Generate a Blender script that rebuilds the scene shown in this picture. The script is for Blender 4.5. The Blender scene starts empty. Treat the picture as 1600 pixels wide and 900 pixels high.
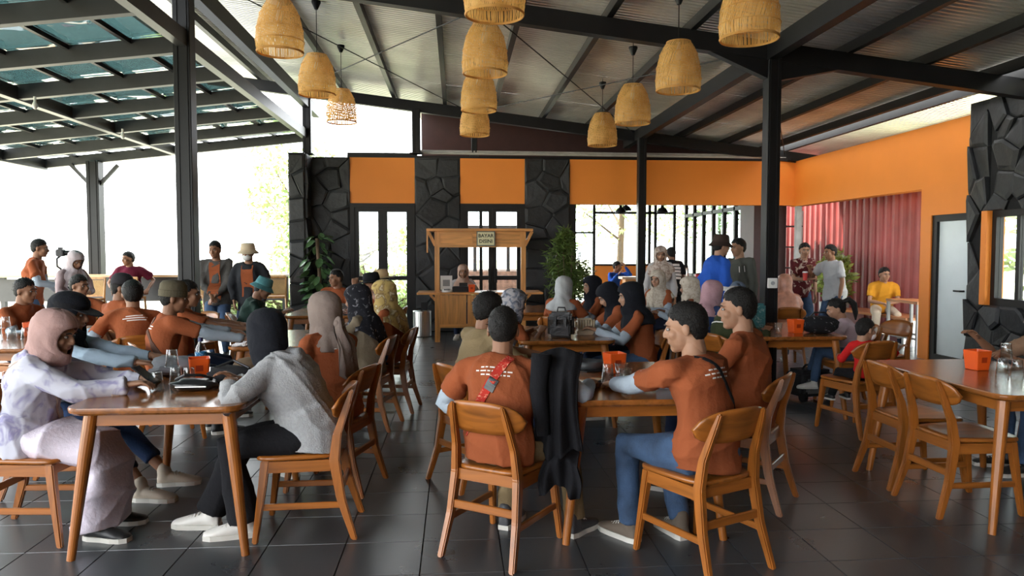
import bpy, bmesh, math, random
import numpy as np
from mathutils import Vector as V, Matrix as M
from mathutils.bvhtree import BVHTree
R = math.radians
scene = bpy.context.scene
COL = scene.collection
random.seed(7)
np.random.seed(7)

# ------------------------------------------------------------ camera, light, exposure
cam_d = bpy.data.cameras.new('camera'); cam = bpy.data.objects.new('camera', cam_d); COL.objects.link(cam)
cam_d.sensor_width = 36.0; cam_d.lens = 1150 / 1600 * 36
cam_d.clip_start = 0.05; cam_d.clip_end = 400
cam.location = (0, 0, 1.52); cam.rotation_euler = (R(90 - 2.84), 0, R(-4.376))
scene.camera = cam

world = bpy.data.worlds.new('sky'); scene.world = world; world.use_nodes = True
wn = world.node_tree; bg = wn.nodes['Background']
bg.inputs[0].default_value = (0.93, 0.97, 1.0, 1); bg.inputs[1].default_value = 7.5

sun_d = bpy.data.lights.new('sun', 'SUN'); sun = bpy.data.objects.new('sun', sun_d); COL.objects.link(sun)
sun_d.energy = 13.0; sun_d.angle = R(1.2); sun_d.color = (1.0, 0.93, 0.82)
sun.rotation_euler = V((0.46, -0.16, -0.87)).to_track_quat('-Z', 'Y').to_euler()

scene.view_settings.view_transform = 'Standard'
scene.view_settings.look = 'None'
scene.view_settings.exposure = 0.15
scene.view_settings.gamma = 1.0
scene.view_settings.use_curve_mapping = False
scene.cycles.use_denoising = True
scene.cycles.max_bounces = 10
scene.cycles.diffuse_bounces = 5
scene.cycles.transparent_max_bounces = 16
scene.cycles.caustics_reflective = False
scene.cycles.caustics_refractive = False
scene.cycles.sample_clamp_indirect = 8

# ------------------------------------------------------------ materials
MATS = {}
def new_mat(name):
    m = bpy.data.materials.new(name); m.use_nodes = True
    nt = m.node_tree; b = nt.nodes['Principled BSDF']
    return m, nt, b
def N(nt, t, **kw):
    n = nt.nodes.new(t)
    for k, v in kw.items():
        if k.startswith('i_'): n.inputs[k[2:].replace('_', ' ')].default_value = v
        else: setattr(n, k, v)
    return n
def ramp(nt, src, stops):
    r = N(nt, 'ShaderNodeValToRGB'); nt.links.new(src, r.inputs[0])
    el = r.color_ramp.elements
    while len(el) < len(stops): el.new(0.5)
    for e, (p, c) in zip(el, stops): e.position = p; e.color = (*c, 1) if len(c) == 3 else c
    return r.outputs[0]
def mul(c, k): return tuple(max(0, min(1, x * k)) for x in c)
def mat(name, col, rough=0.5, metal=0.0, var=0.15, scale=6.0, bump=0.0, bscale=40.0, spec=0.5, stretch=None, coat=0.0):
    """plain surface with gentle procedural colour variation and fine relief"""
    if name in MATS: return MATS[name]
    m, nt, b = new_mat(name)
    tc = N(nt, 'ShaderNodeTexCoord'); src = tc.outputs['Object']
    if stretch:
        mp = N(nt, 'ShaderNodeMapping'); mp.inputs['Scale'].default_value = stretch
        nt.links.new(src, mp.inputs[0]); src = mp.outputs[0]
    n = N(nt, 'ShaderNodeTexNoise', i_Scale=scale, i_Detail=4.0); nt.links.new(src, n.inputs['Vector'])
    c = ramp(nt, n.outputs[0], [(0.3, mul(col, 1 - var)), (0.7, mul(col, 1 + var))])
    nt.links.new(c, b.inputs['Base Color'])
    b.inputs['Roughness'].default_value = rough; b.inputs['Metallic'].default_value = metal
    b.inputs['Specular IOR Level'].default_value = spec; b.inputs['Coat Weight'].default_value = coat
    if bump:
        n2 = N(nt, 'ShaderNodeTexNoise', i_Scale=bscale, i_Detail=3.0); nt.links.new(src, n2.inputs['Vector'])
        bp = N(nt, 'ShaderNodeBump', i_Strength=bump, i_Distance=0.01); nt.links.new(n2.outputs[0], bp.inputs['Height'])
        nt.links.new(bp.outputs[0], b.inputs['Normal'])
    MATS[name] = m; return m
def wood(name, col, axis=0, rough=0.32):
    if name in MATS: return MATS[name]
    st = [14.0, 14.0, 14.0]; st[axis] = 1.2
    m, nt, b = new_mat(name)
    tc = N(nt, 'ShaderNodeTexCoord'); mp = N(nt, 'ShaderNodeMapping'); mp.inputs['Scale'].default_value = st
    oi = N(nt, 'ShaderNodeObjectInfo')
    ad = N(nt, 'ShaderNodeVectorMath', operation='ADD')
    nt.links.new(tc.outputs['Object'], ad.inputs[0]); nt.links.new(oi.outputs['Random'], ad.inputs[1])
    nt.links.new(ad.outputs[0], mp.inputs[0])
    n = N(nt, 'ShaderNodeTexNoise', i_Scale=1.6, i_Detail=6.0, i_Distortion=0.8); nt.links.new(mp.outputs[0], n.inputs['Vector'])
    c = ramp(nt, n.outputs[0], [(0.25, mul(col, 0.55)), (0.5, col), (0.75, mul(col, 1.35))])
    nt.links.new(c, b.inputs['Base Color'])
    b.inputs['Roughness'].default_value = rough; b.inputs['Coat Weight'].default_value = 0.12; b.inputs['Coat Roughness'].default_value = 0.2
    MATS[name] = m; return m
def cloth(name, col, var=0.12, rough=0.9, bump=0.35):
    return mat(name, col, rough=rough, var=var, scale=5, bump=bump, bscale=55, spec=0.2)
def pattern_cloth(name, c1, c2, scale=18, edge=0.5, c3=None, soft=0.06, kind='noise'):
    if name in MATS: return MATS[name]
    m, nt, b = new_mat(name)
    tc = N(nt, 'ShaderNodeTexCoord')
    if kind == 'noise': n = N(nt, 'ShaderNodeTexNoise', i_Scale=scale, i_Detail=2.5, i_Distortion=1.2)
    elif kind == 'wave': n = N(nt, 'ShaderNodeTexWave', i_Scale=scale, i_Distortion=9.0, i_Detail=2.0)
    else: n = N(nt, 'ShaderNodeTexVoronoi', i_Scale=scale)
    nt.links.new(tc.outputs['Object'], n.inputs['Vector'])
    st = [(edge - soft, c1), (edge + soft, c2)]
    if c3: st.append((min(1, edge + 0.16), c3))
    c = ramp(nt, n.outputs[0], st); nt.links.new(c, b.inputs['Base Color'])
    b.inputs['Roughness'].default_value = 0.9; b.inputs['Specular IOR Level'].default_value = 0.2
    MATS[name] = m; return m
def glass(name, tint=(0.95, 0.98, 0.98), gloss=0.12, rough=0.02, wav=0.0, wscale=2.0):
    if name in MATS: return MATS[name]
    m, nt, b = new_mat(name); nt.nodes.remove(b); out = nt.nodes['Material Output']
    t = N(nt, 'ShaderNodeBsdfTransparent'); t.inputs[0].default_value = (*tint, 1)
    g = N(nt, 'ShaderNodeBsdfGlossy'); g.inputs['Roughness'].default_value = rough
    lw = N(nt, 'ShaderNodeLayerWeight', i_Blend=0.5); fr = N(nt, 'ShaderNodeMath', operation='POWER'); fr.inputs[1].default_value = 4.0; nt.links.new(lw.outputs['Facing'], fr.inputs[0])
    ma = N(nt, 'ShaderNodeMath', operation='ADD'); ma.inputs[1].default_value = gloss; ma.use_clamp = True
    nt.links.new(fr.outputs[0], ma.inputs[0])
    mx = N(nt, 'ShaderNodeMixShader'); nt.links.new(ma.outputs[0], mx.inputs[0]); nt.links.new(t.outputs[0], mx.inputs[1]); nt.links.new(g.outputs[0], mx.inputs[2])
    if wav:
        tc = N(nt, 'ShaderNodeTexCoord'); n = N(nt, 'ShaderNodeTexNoise', i_Scale=wscale, i_Detail=1.0); nt.links.new(tc.outputs['Object'], n.inputs['Vector'])
        bp = N(nt, 'ShaderNodeBump', i_Strength=wav, i_Distance=0.2); nt.links.new(n.outputs[0], bp.inputs['Height']); nt.links.new(bp.outputs[0], g.inputs['Normal'])
    nt.links.new(mx.outputs[0], out.inputs[0])
    MATS[name] = m; return m

BLACK = mat('black painted steel', (0.007, 0.007, 0.008), rough=0.45, var=0.2, spec=0.3)
BLACKF = mat('black window frame', (0.009, 0.008, 0.008), rough=0.5, spec=0.3)
ORANGE = mat('orange wall paint', (0.80, 0.245, 0.028), rough=0.6, var=0.03, scale=2, bump=0.05, bscale=120)
STONE = mat('black volcanic stone', (0.012, 0.013, 0.015), rough=0.55, var=0.5, scale=5, bump=0.7, bscale=14, spec=0.5)
MORTAR = mat('dark mortar', (0.008, 0.008, 0.009), rough=0.9)
REDM = mat('red corrugated container paint', (0.36, 0.075, 0.070), rough=0.42, var=0.25, scale=1.5)
MAROON = mat('dark maroon boards', (0.035, 0.012, 0.012), rough=0.6)
GALV = mat('galvanised roof sheet', (0.78, 0.76, 0.71), rough=0.34, metal=0.6, var=0.15, scale=1.3)
WOOD = wood('varnished teak x', (0.30, 0.097, 0.015), 0)
WOODY = wood('varnished teak y', (0.30, 0.097, 0.015), 1)
WOODZ = wood('varnished teak z', (0.30, 0.097, 0.015), 2)
KIOSK = wood('kiosk teak z', (0.60, 0.27, 0.075), 2, 0.45)
KIOSKX = wood('kiosk teak x', (0.60, 0.27, 0.075), 0, 0.45)
WHITEPL = mat('white plastic', (0.75, 0.75, 0.73), rough=0.4, var=0.03)
STEEL = mat('brushed stainless steel', (0.62, 0.62, 0.60), rough=0.28, metal=1.0, var=0.08, stretch=(30, 30, 1))
PIPE = mat('pale grey conduit', (0.45, 0.44, 0.42), rough=0.5)
CLEAR = glass('clear glass', gloss=0.04)
SHADEGLASS = glass('tinted canopy glass', tint=(0.17, 0.245, 0.24), gloss=0.15, wav=0.30, wscale=1.4)
FROST = mat('frosted white glass', (0.72, 0.80, 0.82), rough=0.35, var=0.02)
GREYGLASS = glass('grey reflective glass', tint=(0.62, 0.72, 0.70), gloss=0.18)

# ------------------------------------------------------------ object helpers
def tag(o, label=None, cat=None, group=None, kind=None):
    if label: o['label'] = label
    if cat: o['category'] = cat
    if group: o['group'] = group
    if kind: o['kind'] = kind
    return o
def empty(name, loc=(0, 0, 0), rz=0.0):
    o = bpy.data.objects.new(name, None); COL.objects.link(o); o.location = loc; o.rotation_euler = (0, 0, rz)
    o.empty_display_size = 0.1
    return o
def link(name, me, parent=None, loc=None, rot=None):
    o = bpy.data.objects.new(name, me); COL.objects.link(o)
    if parent: o.parent = parent
    if loc is not None: o.location = loc
    if rot is not None: o.rotation_euler = rot
    return o
def mesh(name, vs, fs, mats, smooth=False, mi=None):
    me = bpy.data.meshes.new(name)
    me.from_pydata([tuple(v) for v in vs], [], [tuple(int(i) for i in f) for f in fs])
    for m in (mats if isinstance(mats, (list, tuple)) else [mats]): me.materials.append(m)
    if mi is not None: me.polygons.foreach_set('material_index', np.asarray(mi, dtype=np.int32))
    if smooth: me.polygons.foreach_set('use_smooth', np.ones(len(me.polygons), dtype=bool))
    me.update(); return me
class MB:
    """collects simple shapes into one mesh"""
    def __init__(s): s.v = []; s.f = []
    def add(s, vs, fs):
        k = len(s.v); s.v += [V(v) for v in vs]; s.f += [tuple(i + k for i in f) for f in fs]; return s
    def box(s, x0, x1, y0, y1, z0, z1):
        vs = [(x0, y0, z0), (x1, y0, z0), (x1, y1, z0), (x0, y1, z0), (x0, y0, z1), (x1, y0, z1), (x1, y1, z1), (x0, y1, z1)]
        return s.add(vs, [(0, 3, 2, 1), (4, 5, 6, 7), (0, 1, 5, 4), (1, 2, 6, 5), (2, 3, 7, 6), (3, 0, 4, 7)])
    def bar(s, a, b, w, h, up=(0, 0, 1)):
        a = V(a); b = V(b); d = (b - a).normalized(); u = V(up)
        if abs(d.dot(u)) > 0.98: u = V((1, 0, 0))
        sx = d.cross(u).normalized(); uz = sx.cross(d)
        vs = []
        for p in (a, b):
            for i, j in ((-1, -1), (1, -1), (1, 1), (-1, 1)): vs.append(p + sx * (i * w / 2) + uz * (j * h / 2))
        return s.add(vs, [(3, 2, 1, 0), (4, 5, 6, 7), (0, 1, 5, 4), (1, 2, 6, 5), (2, 3, 7, 6), (3, 0, 4, 7)])
    def tube(s, pts, rad, n=10, cap=True):
        vs, fs = tube(pts, rad, n, False); return s.add(vs, fs)
    def lathe(s, prof, n=20, c=(0, 0, 0), cap=True):
        c = V(c); k = len(prof); vs = []; fs = []
        for r, z in prof:
            for i in range(n):
                a = 2 * math.pi * i / n; vs.append(c + V((r * math.cos(a), r * math.sin(a), z)))
        for j in range(k - 1):
            for i in range(n):
                i2 = (i + 1) % n; fs.append((j * n + i, j * n + i2, (j + 1) * n + i2, (j + 1) * n + i))
        if cap: fs.append(tuple(range(n - 1, -1, -1))); fs.append(tuple((k - 1) * n + i for i in range(n)))
        return s.add(vs, fs)
    def prism(s, poly, z0, z1, T=None):
        n = len(poly); vs = [V((x, y, z0)) for x, y in poly] + [V((x, y, z1)) for x, y in poly]
        if T is not None: vs = [T @ v for v in vs]
        return s.add(vs, [tuple(range(n - 1, -1, -1)), tuple(range(n, 2 * n))] + [(i, (i + 1) % n, n + (i + 1) % n, n + i) for i in range(n)])
    def build(s, name, m, parent=None, loc=None, rot=None, smooth=False, bevel=0, segs=2):
        me = mesh(name, s.v, s.f, m, smooth)
        if bevel:
            bm = bmesh.new(); bm.from_mesh(me)
            bmesh.ops.bevel(bm, geom=bm.edges[:], offset=bevel, segments=segs, affect='EDGES', clamp_overlap=True)
            bm.to_mesh(me); bm.free()
        return link(name, me, parent, loc, rot)
def tube(pts, rad, n=10, rounded=True):
    """tube along a polyline with a radius at each point; returns verts, faces"""
    P = [V(p) for p in pts]; r = list(rad) if hasattr(rad, '__len__') else [rad] * len(P)
    if rounded:
        d0 = (P[0] - P[1]).normalized(); d1 = (P[-1] - P[-2]).normalized(); a, b = P[0], P[-1]; ra, rb = r[0], r[-1]
        P = [a + d0 * ra * 0.95, a + d0 * ra * 0.7] + P + [b + d1 * rb * 0.7, b + d1 * rb * 0.95]; r = [ra * 0.3, ra * 0.72] + r + [rb * 0.72, rb * 0.3]
    T = []
    for i in range(len(P)):
        a = P[max(0, i - 1)]; b = P[min(len(P) - 1, i + 1)]; T.append((b - a).normalized())
    u = T[0].orthogonal().normalized(); vs = []; fs = []
    for i, p in enumerate(P):
        u = (u - T[i] * u.dot(T[i])).normalized(); w = T[i].cross(u)
        for k in range(n):
            a = 2 * math.pi * k / n; vs.append(p + (u * math.cos(a) + w * math.sin(a)) * r[i])
    for i in range(len(P) - 1):
        for k in range(n):
            k2 = (k + 1) % n; fs.append((i * n + k, i * n + k2, (i + 1) * n + k2, (i + 1) * n + k))
    fs.append(tuple(range(n - 1, -1, -1))); fs.append(tuple((len(P) - 1) * n + k for k in range(n)))
    return vs, fs
def loft(st, n=16):
    """stations (centre, right, forward, half width, half depth) -> closed loft"""
    vs = []; fs = []
    for c, u, w, a, b in st:
        for k in range(n):
            t = 2 * math.pi * k / n; vs.append(V(c) + V(u) * (a * math.cos(t)) + V(w) * (b * math.sin(t)))
    for i in range(len(st) - 1):
        for k in range(n):
            k2 = (k + 1) % n; fs.append((i * n + k, i * n + k2, (i + 1) * n + k2, (i + 1) * n + k))
    fs.append(tuple(range(n - 1, -1, -1))); fs.append(tuple((len(st) - 1) * n + k for k in range(n)))
    return vs, fs
def ellipsoid(c, r, rot=None, n=14, m=9):
    c = V(c); vs = []; fs = []
    for j in range(1, m):
        t = math.pi * j / m
        for k in range(n):
            a = 2 * math.pi * k / n; p = V((r[0] * math.sin(t) * math.cos(a), r[1] * math.sin(t) * math.sin(a), r[2] * math.cos(t)))
            vs.append(c + (rot @ p if rot else p))
    top = len(vs); e = V((0, 0, r[2])); e = rot @ e if rot else e; vs += [c + e, c - e]
    for j in range(m - 2):
        for k in range(n):
            k2 = (k + 1) % n; fs.append((j * n + k, (j + 1) * n + k, (j + 1) * n + k2, j * n + k2))
    for k in range(n):
        k2 = (k + 1) % n; fs.append((top, k, k2)); fs.append((top + 1, (m - 2) * n + k2, (m - 2) * n + k))
    return vs, fs
def copy_tree(o, parent=None):
    c = o.copy(); COL.objects.link(c); c.parent = parent
    for ch in o.children: copy_tree(ch, c)
    return c
def struct(o): o['kind'] = 'structure'; return o

# ------------------------------------------------------------ floor
WB = 14.0      # back wall
XR = 6.6       # right wall
WT = 3.27      # wall top
def floor_tile_mat():
    m, nt, b = new_mat('dark slate floor tile')
    tc = N(nt, 'ShaderNodeTexCoord'); geo = N(nt, 'ShaderNodeNewGeometry'); oi = N(nt, 'ShaderNodeObjectInfo')
    n = N(nt, 'ShaderNodeTexNoise', i_Scale=2.3, i_Detail=7.0, i_Roughness=0.62); nt.links.new(geo.outputs['Position'], n.inputs['Vector'])
    c = ramp(nt, n.outputs[0], [(0.2, (0.040, 0.044, 0.049)), (0.55, (0.058, 0.064, 0.070)), (0.85, (0.080, 0.088, 0.095))])
    mx = N(nt, 'ShaderNodeMixRGB', blend_type='MULTIPLY'); mx.inputs[0].default_value = 0.5
    rr = ramp(nt, oi.outputs['Random'], [(0, (0.6, 0.6, 0.62)), (1, (1, 1, 1))])
    nt.links.new(c, mx.inputs[1]); nt.links.new(rr, mx.inputs[2]); nt.links.new(mx.outputs[0], b.inputs['Base Color'])
    r2 = ramp(nt, n.outputs[0], [(0.2, (0.24,) * 3), (0.8, (0.36,) * 3)]); nt.links.new(r2, b.inputs['Roughness'])
    n3 = N(nt, 'ShaderNodeTexNoise', i_Scale=22.0, i_Detail=4.0); nt.links.new(geo.outputs['Position'], n3.inputs['Vector'])
    bp = N(nt, 'ShaderNodeBump', i_Strength=0.015, i_Distance=0.01); nt.links.new(n3.outputs[0], bp.inputs['Height']); nt.links.new(bp.outputs[0], b.inputs['Normal'])
    b.inputs['Specular IOR Level'].default_value = 0.65
    return m
TILE = floor_tile_mat()
GROUT = mat('floor grout', (0.035, 0.036, 0.038), rough=0.9)
floor = struct(empty('floor'))
MB().box(-8.2, 7.9, -9, 20.4, -0.12, -0.006).build('screed', GROUT, floor)
TS = 0.4; tile_mb = MB()
def tile_shape(mb, x, y, z=0.0):
    g = 0.0016; b = 0.0022; a = TS / 2 - g
    vs = [(x + i * a, y + j * a, z - 0.006) for i, j in ((-1, -1), (1, -1), (1, 1), (-1, 1))] + [(x + i * (a - b), y + j * (a - b), z) for i, j in ((-1, -1), (1, -1), (1, 1), (-1, 1))]
    mb.add(vs, [(4, 5, 6, 7), (0, 1, 5, 4), (1, 2, 6, 5), (2, 3, 7, 6), (3, 0, 4, 7)])
tile_shape(tile_mb, 0, 0); tile_me = mesh('tile', tile_mb.v, tile_mb.f, TILE)
far = MB(); cand = []
for j in range(-22, 61):
    for i in range(-21, 20):
        x = 0.025 + TS * i; y = 0.02 + TS * j
        if x < -8.1 or x > 7.8: continue
        u = (x * math.cos(R(4.376)) - y * math.sin(R(4.376))) / max(0.1, y)
        if y > 2.85 and abs(u) < 0.76: cand.append((y, x))
        else: tile_shape(far, x, y)
cand.sort()
for k, (y, x) in enumerate(cand):
    if k < 300: link('tile', tile_me, floor, (x, y, 0))
    else: tile_shape(far, x, y)
tag(far.build('far_tiles', TILE, floor), kind='stuff')
GROUND = mat('pale dusty ground outside', (0.58, 0.57, 0.42), rough=0.95, var=0.3, scale=0.4)
struct(MB().box(-90, 90, -60, 140, -0.5, -0.13).build('ground', GROUND))

# ------------------------------------------------------------ stone cladding
def clip(poly, nx, ny, d):
    out = []
    for i in range(len(poly)):
        p, q = poly[i], poly[(i + 1) % len(poly)]; a = p[0] * nx + p[1] * ny - d; b = q[0] * nx + q[1] * ny - d
        if a <= 0: out.append(p)
        if a * b < 0: t = a / (a - b); out.append((p[0] + (q[0] - p[0]) * t, p[1] + (q[1] - p[1]) * t))
    return out
def voronoi(w, h, sx, sy, rnd):
    pts = []; ny = max(1, round(h / sy)); nx = max(1, round(w / sx))
    for j in range(ny):
        for i in range(nx):
            pts.append(((i + 0.5 + rnd.uniform(-.42, .42) + (0.25 if j % 2 else -0.25) * (nx > 1)) * w / nx, (j + 0.5 + rnd.uniform(-.42, .42)) * h / ny))
    cells = []
    for k, p in enumerate(pts):
        poly = [(0, 0), (w, 0), (w, h), (0, h)]
        for l, q in enumerate(pts):
            if l == k: continue
            dx, dy = q[0] - p[0], q[1] - p[1]
            if dx * dx + dy * dy > (4 * max(sx, sy)) ** 2: continue
            L = math.hypot(dx, dy) or 1; nx_, ny_ = dx / L, dy / L
            poly = clip(poly, nx_, ny_, (p[0] + q[0]) / 2 * nx_ + (p[1] + q[1]) / 2 * ny_ - 0.003)
            if len(poly) < 3: break
        if len(poly) >= 3: cells.append((p, poly))
    return cells
def clad(parent, T, w, h, sx, sy, seed, hole=None):
    """stones on the rectangle w x h of the frame T (x along, y up, z out)"""
    rnd = random.Random(seed)
    for (px, py), poly in voronoi(w, h, sx, sy, rnd):
        if hole:
            if hole[0] < px < hole[1] and hole[2] < py < hole[3]: continue
            if px <= hole[0]: poly = clip(poly, 1, 0, hole[0])
            elif px >= hole[1]: poly = clip(poly, -1, 0, -hole[1])
            elif py <= hole[2]: poly = clip(poly, 0, 1, hole[2])
            else: poly = clip(poly, 0, -1, -hole[3])
            if len(poly) < 3: continue
        n = len(poly); cx = sum(p[0] for p in poly) / n; cy = sum(p[1] for p in poly) / n
        t = rnd.uniform(0.03, 0.075); ax, ay = rnd.uniform(-.10, .10), rnd.uniform(-.13, .13)
        back = [(x, y, -0.005) for x, y in poly]
        mid = [(x, y, min(.09, max(0.012, t * 0.75 + (x - cx) * ax + (y - cy) * ay))) for x, y in poly]
        k = rnd.uniform(0.72, 0.86)
        top = [(cx + (x - cx) * k, cy + (y - cy) * k, max(0.02, t + (x - cx) * k * ax + (y - cy) * k * ay + rnd.uniform(-.008, .008))) for x, y in poly]
        vs = [T @ V(v) for v in back + mid + top]
        fs = [(i, (i + 1) % n, n + (i + 1) % n, n + i) for i in range(n)] + [(n + i, n + (i + 1) % n, 2 * n + (i + 1) % n, 2 * n + i) for i in range(n)] + [tuple(2 * n + i for i in range(n))]
        link('stone', mesh('stone', vs, fs, STONE), parent)
def frameT(o, x, y): 
    x = V(x).normalized(); y = V(y).normalized(); z = x.cross(y)
    m = M((x, y, z)).transposed().to_4x4(); m.translation = V(o); return m

# ------------------------------------------------------------ back wall
wall_back = struct(empty('wall_back', (0, 0, 0)))
def pier(x0, x1, y=WB, z1=WT, seed=1, yb=None):
    MB().box(x0, x1, y, yb or WB + 0.25, 0, z1).build('pier_core', MORTAR, wall_back)
    clad(wall_back, frameT((x0, y, 0), (1, 0, 0), (0, 0, 1)), x1 - x0, z1, 0.36, 0.30, seed)
pier(-2.98, -2.70, WB - 0.45, WT + 0.02, 1)
clad(wall_back, frameT((-2.70, WB - 0.45, 0), (0, 1, 0), (0, 0, 1)), 0.45, WT, 0.36, 0.3, 12)
pier(-2.70, -1.96, WB, WT, 2)
pier(-0.76, 0.09, WB, WT, 3)
pier(1.31, 2.17, WB, WT, 4)
for x0, x1 in ((-1.96, -0.76), (0.09, 1.31)):
    MB().box(x0, x1, WB - 0.02, WB + 0.2, 2.42, WT).build('lintel_panel', ORANGE, wall_back)
MB().box(2.17, XR + 0.12, WB - 0.02, WB + 0.16, 2.42, WT).build('lintel_panel', ORANGE, wall_back)
MB().box(-2.0, -0.72, WB - 0.03, WB + 0.25, WT, WT + 0.09).build('capping', BLACK, wall_back)
MB().box(-0.76, XR, WB + 0.02, WB + 0.2, WT, WT + 0.05).build('capping', BLACK, wall_back)
for z, y in ((3.36, 13.96), (3.41, 14.06)):
    MB().tube([(-0.7, y, z), (6.4, y, z - 0.02)], 0.022, 8).build('conduit_pipe', PIPE, wall_back)
for k in range(8):
    MB().box(-0.7, 6.9, 15.6, 15.64, 3.28 + k * 0.16, 3.28 + k * 0.16 + 0.162).build('upper_board', MAROON, wall_back)
MB().box(2.17, 2.30, WB, WB + 0.12, 0, 2.42).build('jamb', BLACKF, wall_back)

# doors in the back wall
def framed(name, x0, x1, z0, z1, y, fw=0.07, dep=0.06, glassm=CLEAR, parent=None, rails=(), stiles=(), frame_m=BLACKF, pane=True):
    """frame around a pane in the plane Y = y; rails and stiles split it"""
    root = parent
    for a, b, c, d in ((x0, x0 + fw, z0, z1), (x1 - fw, x1, z0, z1), (x0 + fw, x1 - fw, z1 - fw, z1), (x0 + fw, x1 - fw, z0, z0 + fw)):
        MB().box(a, b, y - dep / 2, y + dep / 2, c, d).build('frame', frame_m, root)
    for z in rails: MB().box(x0 + fw, x1 - fw, y - dep / 2, y + dep / 2, z - 0.04, z + 0.04).build('rail', frame_m, root)
    for x in stiles: MB().box(x - 0.03, x + 0.03, y - dep / 2 + .004, y + dep / 2 - .004, z0 + fw, z1 - fw).build('stile', frame_m, root)
    if pane:
        xs = [x0 + fw] + sorted(stiles) + [x1 - fw]; zs = [z0 + fw] + sorted(rails) + [z1 - fw]
        for i in range(len(xs) - 1):
            for j in range(len(zs) - 1):
                MB().box(xs[i], xs[i + 1], y - 0.004, y + 0.004, zs[j], zs[j + 1]).build('pane', glassm, root)
door1 = struct(empty('door_1', (0, 0, 0)))
MB().box(-1.96, -1.88, WB - .05, WB + .1, 0, 2.42).build('door_frame', BLACKF, door1); MB().box(-0.84, -0.76, WB - .05, WB + .1, 0, 2.42).build('door_frame', BLACKF, door1)
MB().box(-1.88, -0.84, WB - .05, WB + .1, 2.34, 2.42).build('door_frame', BLACKF, door1)
for a, b in ((-1.885, -1.361), (-1.359, -0.835)):
    framed('leaf', a, b, 0.01, 2.345, WB, 0.085, parent=door1, rails=(1.02,))
for x in (-1.42, -1.30): MB().box(x - .025, x + .025, WB - .10, WB - .055, .93, 1.2).build('door_handle', BLACK, door1)
door2 = struct(empty('door_2', (0, 0, 0)))
MB().box(0.09, 0.17, WB - .05, WB + .1, 0, 2.42).build('door_frame', BLACKF, door2); MB().box(1.23, 1.31, WB - .05, WB + .1, 0, 2.42).build('door_frame', BLACKF, door2)
MB().box(0.17, 1.23, WB - .05, WB + .1, 2.34, 2.42).build('door_frame', BLACKF, door2)
framed('leaf', 0.165, 0.699, 0.01, 2.345, WB, 0.075, parent=door2, rails=(1.02,), stiles=(0.48,))
framed('leaf', 0.701, 1.235, 0.01, 2.345, WB, 0.075, parent=door2, rails=(1.02,))
for x in (0.64, 0.76): MB().box(x - .025, x + .025, WB - .10, WB - .055, .93, 1.2).build('door_handle', BLACK, door2)

# ------------------------------------------------------------ right wall
wall_right = struct(empty('wall_right'))
def rw(y0, y1, z0, z1, m=ORANGE, nm='wall_panel', th=0.2): MB().box(XR, XR + th, y0, y1, z0, z1).build(nm, m, wall_right)
OY0, OY1 = 10.03, 13.85          # opening to the side passage
rw(OY1, WB + .16, 2.40, WT, ORANGE); rw(OY0, OY1, 2.40, WT); rw(9.80, OY0, 0, WT); rw(9.0, 9.80, 2.02, WT)
MB().box(XR + .02, XR + .12, OY1 + .05, OY1 + .15, 0, 2.40).build('corner_post', mat('pale upright', (.4, .42, .4)), wall_right)
# stone clad part with a window
rw(-9.0, 7.0, 0, 3.4, MORTAR, 'stone_core'); rw(8.68, 9.0, 0, 3.4, MORTAR, 'stone_core'); rw(7.0, 8.68, 0, 0.86, MORTAR, 'stone_core'); rw(7.0, 8.68, 2.02, 3.4, MORTAR, 'stone_core')
clad(wall_right, frameT((XR, 9.02, 0), (0, -1, 0), (0, 0, 1)), 2.9, 3.4, 0.34, 0.30, 21, hole=(0.34, 2.02, 0.86, 2.02))
MB().box(XR - 0.09, XR + 0.15, 8.60, 8.70, 0.86, 2.02).build('window_reveal', ORANGE, wall_right)
win1 = struct(empty('window_1'))
for y0, y1, z0, z1 in ((8.53, 8.60, .86, 2.02), (7.0, 7.07, .86, 2.02), (7.07, 8.53, 1.94, 2.02), (7.07, 8.53, .86, .95)):
    MB().box(XR - .02, XR + .08, y0, y1, z0, z1).build('window_frame', BLACKF, win1)
for y in (8.20, 7.75): MB().box(XR, XR + .06, y - .03, y + .03, .95, 1.94).build('stile', BLACKF, win1)
for y0, y1 in ((8.23, 8.53), (7.78, 8.17), (7.07, 7.72)): MB().box(XR + .025, XR + .033, y0, y1, .95, 1.94).build('pane', CLEAR, win1)
door3 = struct(empty('door_3'))
for y0, y1, z0, z1 in ((9.70, 9.80, 0, 2.02), (9.02, 9.06, 0, 2.02), (9.06, 9.70, 1.93, 2.02), (9.06, 9.70, 0, .1)):
    MB().box(XR + .02, XR + .14, y0, y1, z0, z1).build('door_frame', BLACKF, door3)
MB().box(XR + .06, XR + .08, 9.06, 9.70, .1, 1.93).build('pane', FROST, door3)
MB().tube([(XR + .02, 9.12, 1.0), (XR - .04, 9.12, 1.0), (XR - .04, 9.24, 1.0)], 0.012, 8).build('door_handle', BLACK, door3)

wall_front = struct(MB().box(-2.8, XR + .2, -9.2, -9.0, 0, 4.8).build('wall_front', ORANGE))   # the hall goes on behind the camera
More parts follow.
